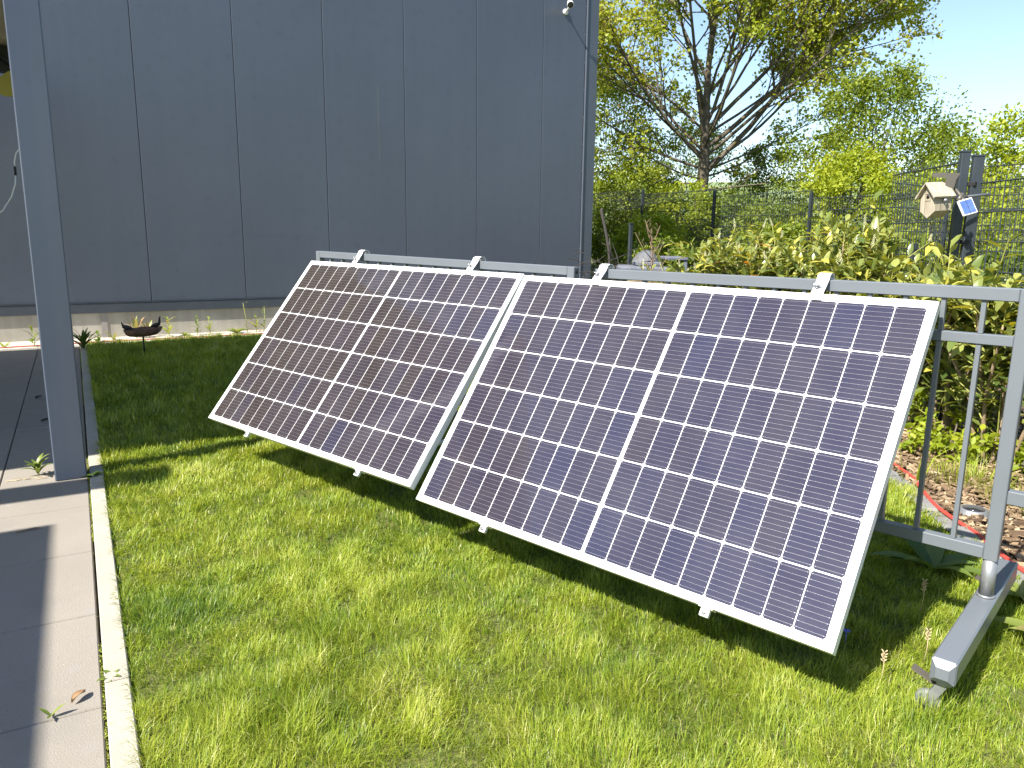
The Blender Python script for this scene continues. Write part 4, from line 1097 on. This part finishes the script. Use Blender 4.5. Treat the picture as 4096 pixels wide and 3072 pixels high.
# ---------------------------------------------------------------- lawn blades (uncountable): real blades, denser near the viewer
BL_T = ([(0, -.5, 0), (0, .5, 0), (.55, -.42, .0), (.55, .42, .0), (1, 0, 0)], [(0, 1, 3, 2), (2, 3, 4)])
TUFTS = [(.20, 2.69, .16, 1.6, -.30), (.60, 2.26, .15, 1.4, -.2), (.40, 1.90, .20, 1.6, -.18), (.35, 3.2, .22, 1.3, .09), (.42, 2.36, .16, 1.35, .10), (.71, 1.96, .22, 1.3, .07), (1.3, 1.5, .3, 1.35, -.12), (.95, 2.7, .25, 1.1, .06),
         (1.2, 3.2, .35, 1.1, -.10), (1.75, 1.35, .3, 1.2, .05), (.16, 3.7, .12, 1.1, .10), (.5, 4.2, .3, 1.1, .04), (1.94, 1.03, .09, 2.3, .0), (2.02, 1.0, .07, 1.8, .0)]
def lawn():
    Ps = []
    def zone(x0, x1, y0, y1, dens):
        n = int((x1 - x0) * (y1 - y0) * dens); p = rng.uniform((x0, y0), (x1, y1), (n, 2)); Ps.append(p)
    zone(.03, 2.9, -1.0, .2, 3000); zone(.03, 2.9, .2, 1.0, 30000); zone(.03, 3.4, 1.0, 3.0, 36000); zone(.03, 4.6, 3.0, 5.2, 20000); zone(3.4, 4.3, 1.7, 3.0, 20000); zone(.03, 5.6, 5.2, 10.02, 9000)
    P = np.concatenate(Ps)
    wig = .03 * np.sin(P[:, 1] * 9) + .02 * np.sin(P[:, 1] * 23)
    P = P[P[:, 0] < xedge(P[:, 1]) + wig + .02 + .05 * rng.random(len(P)) ** 3]
    P = P[(P[:, 0] > .036)]
    x, y = P[:, 0], P[:, 1]; N = len(P)
    dist = np.hypot(x, y)
    n1 = noise2(x, y, 21, 3, 2.2); n2 = noise2(x, y, 22, 3, 6.0); n3 = noise2(x, y, 23, 2, 14.0); n4 = noise2(x, y, 24, 2, 26.0)
    # thin spots let the thatch show
    keep = rng.random(N) < np.clip(.40 + .55 * n3 + .5 * n4, 0, 1); P, x, y, dist, n1, n2, n3, n4 = P[keep], x[keep], y[keep], dist[keep], n1[keep], n2[keep], n3[keep], n4[keep]; N = len(P)
    h = (.019 + .018 * n2 + .010 * n1) * rng.uniform(.55, 1.5, N) * (.68 + .66 * n4)
    tint = .45 + .20 * (n1 - .5) + .20 * (n2 - .5) + .22 * (n3 - .5) + .26 * (n4 - .5) + rng.normal(0, .17, N)
    lean = rng.uniform(.12, 1.45, N)
    ang = rng.uniform(0, 6.283, N)
    flow = 6.283 * (noise2(x, y, 25, 2, 1.6) + 1.2 * noise2(x, y, 26, 2, 9.0)) + 1.0
    mixw = rng.random(N) < .55; ang = np.where(mixw, flow + rng.normal(0, .6, N), ang)
    for (tx, ty, tr, hm, dt) in TUFTS:
        w = np.exp(-((x - tx) ** 2 + (y - ty) ** 2) / tr ** 2)
        h *= 1 + (hm - 1) * w; tint += dt * w; lean += .25 * w * (1 if dt > 0 else -.3)
    far = np.clip((y - 4.5) / 5, 0, 1); h *= 1 + .9 * far
    edge = np.exp(-(x - .036) / .03); lean += .2 * edge; ang = np.where(rng.random(N) < edge * .6, math.pi + rng.normal(0, .6, N), ang); h *= 1 + .25 * edge
    dry = rng.random(N) < .028; tint[dry] = rng.uniform(.88, 1.0, dry.sum())
    lean = np.clip(lean, .05, 1.5)
    wd = (.0015 + .0009 * rng.random(N)) * np.clip(dist / 2.4, .9, 2.4)
    d0 = np.stack([np.cos(ang), np.sin(ang), np.zeros(N)], 1)
    sd = rng.uniform(-.5, .5, N); wdir = np.stack([-np.sin(ang + sd), np.cos(ang + sd), np.zeros(N)], 1)
    base = np.stack([x, y, np.full(N, -.006)], 1)
    l1, l2 = lean * .55, lean * 1.25
    mid = base + (d0 * np.sin(l1)[:, None] + np.array([[0, 0, 1]]) * np.cos(l1)[:, None]) * (h * .58)[:, None]
    tip = mid + (d0 * np.sin(l2)[:, None] + np.array([[0, 0, 1]]) * np.cos(l2)[:, None]) * (h * .52)[:, None]
    w2_ = wdir * (wd * .5)[:, None]
    V = np.stack([base - w2_, base + w2_, mid - w2_ * .85, mid + w2_ * .85, tip], 1).reshape(-1, 3)
    fl = np.array([0, 1, 3, 2, 2, 3, 4]); loops = (np.arange(N)[:, None] * 5 + fl[None]).ravel()
    totals = np.tile([4, 3], N); starts = np.concatenate([[0], np.cumsum(totals)[:-1]])
    o = np_mesh("lawn_grass", V, loops, starts, totals, M['grass'], None, np.repeat(np.clip(tint, 0, 1), 5), smooth=True)
    tag(o, "short bright green lawn grass", "grass", kind="stuff")
    print("blades", N)
lawn()

# grass tuft in the mulch, seed heads, broad-leaved weeds
def tuft(name, x, y, r, n, h, label, cat, tc_=.55, w=.0022):
    g = np.random.default_rng(int(x * 1000 + y * 77)); a = g.uniform(0, 6.283, n); rr = r * np.sqrt(g.random(n))
    base = np.stack([x + rr * np.cos(a), y + rr * np.sin(a), np.full(n, -.01)], 1)
    out = a + g.normal(0, .6, n); lean = np.clip(.25 + .6 * rr / r + g.normal(0, .2, n), .03, 1.3); hh = h * g.uniform(.5, 1.15, n)
    d0 = np.stack([np.cos(out), np.sin(out), np.zeros(n)], 1); wdir = np.stack([-np.sin(out), np.cos(out), np.zeros(n)], 1) * (w * .5)
    up = np.array([[0, 0, 1.0]])
    m1 = base + (d0 * np.sin(lean * .5)[:, None] + up * np.cos(lean * .5)[:, None]) * (hh * .55)[:, None]
    t = m1 + (d0 * np.sin(lean * 1.4)[:, None] + up * np.cos(lean * 1.4)[:, None]) * (hh * .5)[:, None]
    V = np.stack([base - wdir, base + wdir, m1 - wdir * .9, m1 + wdir * .9, t], 1).reshape(-1, 3)
    fl = np.array([0, 1, 3, 2, 2, 3, 4]); loops = (np.arange(n)[:, None] * 5 + fl[None]).ravel(); totals = np.tile([4, 3], n)
    e = empty(name, (x, y, 0), label=label, cat=cat)
    np_mesh("blades", V, loops, np.concatenate([[0], np.cumsum(totals)[:-1]]), totals, M['grass'], e, np.repeat(np.clip(tc_ + g.normal(0, .12, n), 0, 1), 5))
    return e
tuft("grass_tuft", 4.20, 2.20, .20, 420, .17, "bright green grass tuft growing in the bark mulch behind the balusters", "grass tuft", .6)
tuft("grass_tuft", 4.02, 1.90, .11, 150, .14, "smaller grass tuft in the mulch beside the larger one", "grass tuft", .6)
tuft("tall_grass", 3.93, 2.35, .05, 12, .34, "few tall coarse grass stalks at the edge of the mulch bed", "grass tuft", .45, .008)
tuft("tall_grass", 3.98, 1.76, .05, 12, .36, "tall coarse grass stalks right beside the ground light", "grass tuft", .4, .008)
tuft("tall_grass", 5.05, 3.15, .06, 12, .30, "coarse grass stalks at the panel's right edge in the far mulch", "grass tuft", .45, .008)

def weed(name, x, y, n, L, w, up, label, cat, z=0.0, tc_=.55, stalk=0.0, seed=None, droop=.5, spread=1.0):
    g = random.Random(seed if seed is not None else int(abs(x) * 991 + abs(y) * 313))
    e = empty(name, (x, y, z), label=label, cat=cat)
    q = MB(); s_ = MB()
    if stalk: 
        tip = Vector((x + g.gauss(0, .02), y + g.gauss(0, .02), z + stalk)); s_.tube([(x, y, z - .01), Vector((x, y, z)).lerp(tip, .5) + Vector((.008, 0, 0)), tip], [.005, .004, .003], 5)
    for i in range(n):
        a = i * 2.4 + g.uniform(-.4, .4); f = i / max(1, n - 1)
        hz = z + (stalk * (.1 + .9 * f) if stalk else .004)
        lx = L * g.uniform(.65, 1.1) * (1 - .35 * f if stalk else 1); el = up * g.uniform(.7, 1.2)
        d = Vector((math.cos(a) * spread, math.sin(a) * spread, 0)).normalized() if spread else Vector((1, 0, 0)); p = Vector((x, y, hz)); side = Vector((-d.y, d.x, 0))
        cs = []
        k = 6
        for j in range(k + 1):
            t = j / k; ang = el - droop * t * 1.4
            if j: p = p + (d * math.cos(ang) + Vector((0, 0, math.sin(ang)))) * (lx / k)
            ww = w * lx * (math.sin(math.pi * min(1, .12 + t * .9)) ** .8) * .5 if t < 1 else 0.0005
            cs.append((p - side * ww + Vector((0, 0, ww * .35)), p.copy(), p + side * ww + Vector((0, 0, ww * .35))))
        vs_ = [c for r3 in cs for c in r3]; fs_ = []
        for j in range(k):
            b = 3 * j; fs_ += [(b, b + 1, b + 4, b + 3), (b + 1, b + 2, b + 5, b + 4)]
        q.add(vs_, fs_, smooth=True, tint=min(1, max(0, tc_ + g.gauss(0, .14))))
    q.build("leaves", M['weedleaf'], e, tint=True)
    if stalk: s_.build("stalk", M['gstem'], e)
    return e
weed("weed_plant", -.275, 4.70, 16, .125, .24, 1.2, "leafy green weed in the paving joint at the foot of the grey post", "weed", tc_=.55, droop=.75, stalk=.06)
weed("weed_plant", .0, 9.6, 26, .27, .17, 1.2, "tall dark docks growing right behind the grey post", "weed", tc_=.18, droop=.45, stalk=.10)
weed("weed_plant", -.49, 10.05, 8, .20, .22, 1.0, "weed with pale leaves on the hose left of the grey post", "weed", tc_=.5, stalk=.20)
weed("weed_plant", -.78, 10.15, 6, .12, .3, .8, "tiny weed at the left photo edge by the plinth", "weed", tc_=.8)
weed("weed_plant", .33, 10.30, 6, .16, .22, 1.15, "small reddish weed beside the dark plinth strip", "weed", tc_=.85, droop=.4)
weed("weed_plant", .16, 9.95, 7, .13, .4, .9, "low round weed at the lawn edge left of the bird bath", "weed", tc_=.2, stalk=.12)
weed("weed_plant", .58, 10.42, 11, .32, .16, 1.35, "bright tall weed against the plinth behind the bird bath bowl", "weed", tc_=.88, droop=.3, stalk=.10)
weed("weed_plant", .73, 10.44, 7, .26, .16, 1.4, "second bright weed directly right of the tall one behind the bird bath", "weed", tc_=.88, droop=.35, stalk=.08)
weed("weed_plant", .95, 10.34, 10, .22, .2, 1.0, "pale weed with arching leaves first to the right of the bird bath", "weed", tc_=.85, stalk=.22)
weed("weed_plant", 1.14, 10.36, 9, .12, .3, .7, "very low pale weed between two taller ones at the plinth", "weed", tc_=.8)
weed("weed_plant", 1.29, 10.38, 12, .10, .32, .9, "thin dark leaved weed halfway between bird bath and left panel", "weed", tc_=.35, stalk=.24)
weed("weed_plant", 1.45, 10.42, 7, .13, .3, .9, "small yellow green weed with a clear stalk at the plinth", "weed", tc_=.75, stalk=.2)
weed("weed_plant", 1.77, 10.38, 14, .17, .34, .8, "bushy low weed near the left solar panel at the plinth", "weed", tc_=.72)
weed("weed_plant", 1.92, 10.42, 9, .08, .3, .7, "tallest thin weed with seed tops near the left solar panel", "weed", tc_=.5, stalk=.40)
weed("weed_plant", 2.04, 10.44, 8, .15, .28, .9, "pale broad leaved weed second from the left solar panel", "weed", tc_=.8, stalk=.22)
weed("weed_plant", 2.13, 10.42, 9, .10, .3, .8, "weed with a bent top nearest the left solar panel", "weed", tc_=.45, stalk=.32)
weed("weed_plant", 2.92, 1.62, 11, .26, .26, .75, "broad leaved weed rosette in the grass behind the railing foot", "weed", tc_=.32, droop=.5)
weed("weed_plant", 2.72, 1.05, 11, .27, .28, .7, "broad leaved pale weed rosette at the right photo edge", "weed", tc_=.72, droop=.5)
weed("weed_plant", 2.98, 1.30, 8, .16, .3, .8, "small weed wedged against the back of the railing foot", "weed", tc_=.8, droop=.5)
for i, (x, y, lab) in enumerate(((2.16, 1.50, "dry seed head standing in the panel shadow between panel and railing foot"), (2.0, 1.22, "dry seed head low at the tip of the panel shadow"), (2.22, 1.22, "fluffy dry seed head at the sunlit edge of the panel shadow"), (2.52, 1.42, "dry seed head beside the middle of the railing foot"))):
    e = empty("seed_head", (x, y, 0), label=lab, cat="grass stalk", group="dry grass seed heads near the railing foot")
    hh = .085 + .012 * i; q = MB(); q.tube([(x, y, 0), (x + .01, y, hh * .6), (x + .015, y + .005, hh)], .0012, 4); q.build("stalk", M['seed'], e)
    q = MB()
    for k in range(16):
        f = k / 16; c = Vector((x + .013, y + .004, hh * (.72 + .38 * f))); a = k * 2.4; d = Vector((math.cos(a), math.sin(a), 1.2)).normalized()
        q.tube([c, c + d * .008, c + d * .015], [.0008, .0026, .0004], 4)
    q.build("seeds", M['seed'], e)
q = MB()
for k in range(5):
    a = k * 1.257; q.add([(2.105, 1.418, .05), (2.105 + .012 * math.cos(a - .4), 1.418 + .012 * math.sin(a - .4), .056), (2.105 + .014 * math.cos(a), 1.418 + .014 * math.sin(a), .055), (2.105 + .012 * math.cos(a + .4), 1.418 + .012 * math.sin(a + .4), .056)], [(0, 1, 2, 3)])
q.tube([(2.105, 1.418, 0), (2.105, 1.418, .05)], .0015, 4)
tag(q.build("blue_flower", M['blueflower']), "tiny blue flower in the shaded grass right of the near panel", "flower")

def flat_leaf(name, x, y, L, w, ang, label, m, curl=.012):
    e = MB(); d = Vector((math.cos(ang), math.sin(ang), 0)); s_ = Vector((-d.y, d.x, 0)); vs_ = []; fs_ = []
    for j in range(7):
        t = j / 6; ww = w * math.sin(math.pi * (.06 + .9 * t)); c = Vector((x, y, .006 + curl * math.sin(t * 3.14) * .6)) + d * L * t
        vs_ += [c - s_ * ww + Vector((0, 0, curl)), c, c + s_ * ww + Vector((0, 0, curl * .7))]
    for j in range(6):
        b = 3 * j; fs_ += [(b, b + 1, b + 4, b + 3), (b + 1, b + 2, b + 5, b + 4)]
    e.add(vs_, fs_, smooth=True)
    return tag(e.build(name, m), label, "leaf")
flat_leaf("fallen_leaf", -.115, 2.27, .055, .012, .9, "curled dry brown leaf lying on the near paving slab", M['dryleaf'])
weed("seedling", -.165, 2.235, 3, .045, .3, .8, "tiny seedling sprouting from the nearest paving joint", "weed", tc_=.6, droop=.2)
q = MB()
for k in range(5):
    a = .35 + .13 * k; q.tube([(-.33, 3.80 + .004 * k, .004), (-.30 + .07 * math.cos(a), 3.795 + .07 * math.sin(a) * .6, .006)], .0012, 4)
tag(q.build("dry_twig", M['oldwood']), "small dry branched twig lying on the sunlit paving", "twig")
q = MB()
for k in range(9):
    a = rnd.uniform(-.3, .5); x, y = -.42 + .02 * k, 4.63 + rnd.uniform(-.015, .03)
    q.tube([(x, y, .004), (x + .05 * math.cos(a), y + .05 * math.sin(a), .008)], [.004, .002], 4, flat=.4)
tag(q.build("leaf_litter", M['seed']), "thin strip of dry leaf litter in the joint left of the weed", "leaf litter")
for i, (x, y, lab) in enumerate(((-.30, 6.05, "dark fallen leaf on the shaded paving close to the post"), (-.36, 6.9, "small dark fallen leaf farther back on the shaded paving"))):
    flat_leaf("fallen_leaf", x, y, .09, .02, .2 + i, lab, M['iron'])
weed("kerb_weed", -.012, 2.36, 6, .045, .35, .7, "small weed growing in the kerb joint by the near paving", "weed", tc_=.6)
weed("kerb_weed", -.025, 4.50, 9, .07, .4, .8, "dark weeds in the gap between post foot and kerb", "weed", tc_=.12)
# moss line in the joint between paving and kerb
N = 5200
yy = rng.uniform(-1, 9.9, N); pos = np.stack([-.0355 + rng.normal(0, .0016, N), yy, np.full(N, -.006) + rng.random(N) * .010], 1)
keep = noise2(yy, yy * 0, 41, 3, 2.5) > .44; pos = pos[keep]
leaf_cloud("moss_line", pos, .006, LEAF2, M['grass'], None, np.clip(rng.normal(.55, .25, len(pos)), 0, 1))
tag(bpy.data.objects["moss_line"], "thin line of moss in the joint between paving and kerb", "moss", kind="stuff")

# ---------------------------------------------------------------- bark mulch (uncountable chips)
def mulch():
    N = 22000
    y = rng.uniform(.6, 5.2, N); x = xedge(y) + .11 + (rng.random(N) ** 1.2) * 2.6
    keep = x < 6.2; x, y = x[keep], y[keep]; N = len(x)
    tv = [(-.5, -.5, -.5), (.5, -.42, -.5), (.42, .5, -.5), (-.5, .38, -.5), (-.5, -.5, .5), (.5, -.42, .5), (.42, .5, .5), (-.5, .38, .5)]
    tf = [(0, 3, 2, 1), (4, 5, 6, 7), (0, 1, 5, 4), (1, 2, 6, 5), (2, 3, 7, 6), (3, 0, 4, 7)]
    a = rng.uniform(0, 6.283, N); tl = rng.normal(0, .25, N)
    A = np.stack([np.cos(a) * np.cos(tl), np.sin(a) * np.cos(tl), np.sin(tl)], 1); A, B, Cc = frames(A, rng.normal(0, .35, N))
    L = rng.gamma(3, .010, N).clip(.010, .09)
    pos = np.stack([x, y, .002 + .022 * rng.random(N)], 1)
    o = instanced("bark_mulch", tv, tf, pos, A * L[:, None], B * (L * rng.uniform(.3, .6, N))[:, None], Cc * rng.uniform(.003, .009, N)[:, None], M['mulch'], None, np.clip(rng.normal(.55, .27, N), 0, 1), smooth=False)
    tag(o, "loose tan bark mulch chips covering the bed", "bark mulch", kind="stuff")
mulch()

# ---------------------------------------------------------------- corner behind the building: covered stack, brush, sticks, sapling
cs = empty("covered_stack", (6.3, 7.6, 0), label="grey lidded stack with a humped tarpaulin beside the metal building corner", cat="garden stack")
RS = Matrix.Translation((6.28, 7.55, 0)) @ Matrix.Rotation(R_(-32), 4, 'Z')
q = MB(RS); q.box((-.24, -.24, 0), (.38, .26, .86), bev=.01); q.build("stack_body", M['oldwood'], cs)
q = MB(RS); q.box((-.33, -.30, .862), (.26, .30, .965), bev=.03); q.build("lower_slab", M['slab'], cs)
q = MB(RS); q.box((-.13, -.22, .967), (.20, .24, 1.02), bev=.015); q.build("upper_slab", M['slab'], cs)
q = MB(RS)
vs_, fs_ = [], []
for j, (s_, z_) in enumerate(((1, 1.022), (.86, 1.06), (.62, 1.115), (.32, 1.15), (.05, 1.158))):
    for k in range(16):
        a = k * 6.283 / 16; vs_.append((.03 + .17 * s_ * math.cos(a) * (1.15 if math.cos(a) < 0 else .9), .2 * s_ * math.sin(a), z_ + .012 * math.sin(3 * a) * s_))
for j in range(4):
    for k in range(16): fs_.append((j * 16 + k, j * 16 + (k + 1) % 16, j * 16 + 16 + (k + 1) % 16, j * 16 + 16 + k))
fs_.append(tuple(range(64, 80))); q.add(vs_, fs_, smooth=True); q.build("tarpaulin_hump", M['tarp'], cs)
q = MB(RS); q.box((.22, -.26, 1.045), (.50, .26, 1.085), bev=.008); q.box((.45, -.24, .0), (.49, -.20, 1.044)); q.box((.45, .2, .0), (.49, .24, 1.044)); q.build("side_shelf", M['slab'], cs)

q = MB(); g = random.Random(5)
for k in range(420):
    c = Vector((6.75 + g.gauss(0, .38), 8.7 + g.gauss(0, .42), abs(g.gauss(.42, .30)))); d = Vector((g.gauss(0, 1), g.gauss(0, 1), g.gauss(0, .4))).normalized(); L = g.uniform(.15, .5)
    q.tube([c - d * L / 2, c + Vector((0, 0, g.uniform(-.03, .05))), c + d * L / 2], [.006, .007, .003], 4, caps=False)
tag(q.build("brush_pile", M['twig']), "dark heap of cut twigs beside the metal building corner", "brush pile")
q = MB()
q.tube(smooth_path([(6.80, 8.95, .75), (6.79, 8.98, 1.1), (6.77, 9.06, 1.42), (6.755, 9.14, 1.66), (6.77, 9.16, 1.72)], 4), .022, 6)
for k in range(4): q.tube([(6.79, 8.98 + .01 * k, 1.3 - .05 * k), (6.80 + .03 * k, 8.95, 1.1 - .04 * k), (6.84 + .02 * k, 8.93, .9)], [.008, .006, .003], 4)
tag(q.build("leaning_branch", M['twig']), "thick dark branch leaning upright in front of the wire fence", "branch")
q = MB(); q.box((7.59, 9.515, 0), (7.65, 9.555, 1.52), bev=.004); q.box((7.585, 9.51, 1.52), (7.655, 9.56, 1.535)); 
tag(q.build("short_post", M['fence']), "short grey fence post standing alone left of the bare sapling", "post")
bs = empty("bare_sapling", (4.53, 5.35, 0), label="bare brown sapling without leaves left of the laurel hedge", cat="sapling")
q = MB(); g = random.Random(9)
q.tube([(4.53, 5.35, 0), (4.525, 5.34, .6), (4.53, 5.35, 1.0), (4.535, 5.36, 1.22), (4.53, 5.37, 1.40)], [.011, .009, .006, .004, .002], 6); q.build("trunk", M['deadstem'], bs)
q = MB()
for k in range(15):
    z_ = .75 + .042 * k; a = k * 2.4 + g.uniform(-.3, .3); L = g.uniform(.12, .3) * (1.25 - .05 * k)
    p0 = Vector((4.53, 5.35, z_)); d = Vector((math.cos(a) * .75, math.sin(a) * .75, .75)); p1 = p0 + d * L * .5; p2 = p0 + d * L + Vector((0, 0, .06))
    q.tube([p0, p1, p2], [.0045, .0035, .0015], 4)
    for j in range(3):
        b = p0.lerp(p2, .4 + .2 * j); q.tube([b, b + Vector((g.gauss(0, .03), g.gauss(0, .03), .05))], [.002, .001], 3)
q.build("twigs", M['deadstem'], bs)

for o in bpy.data.objects:
    if "_m" in o: del o["_m"]
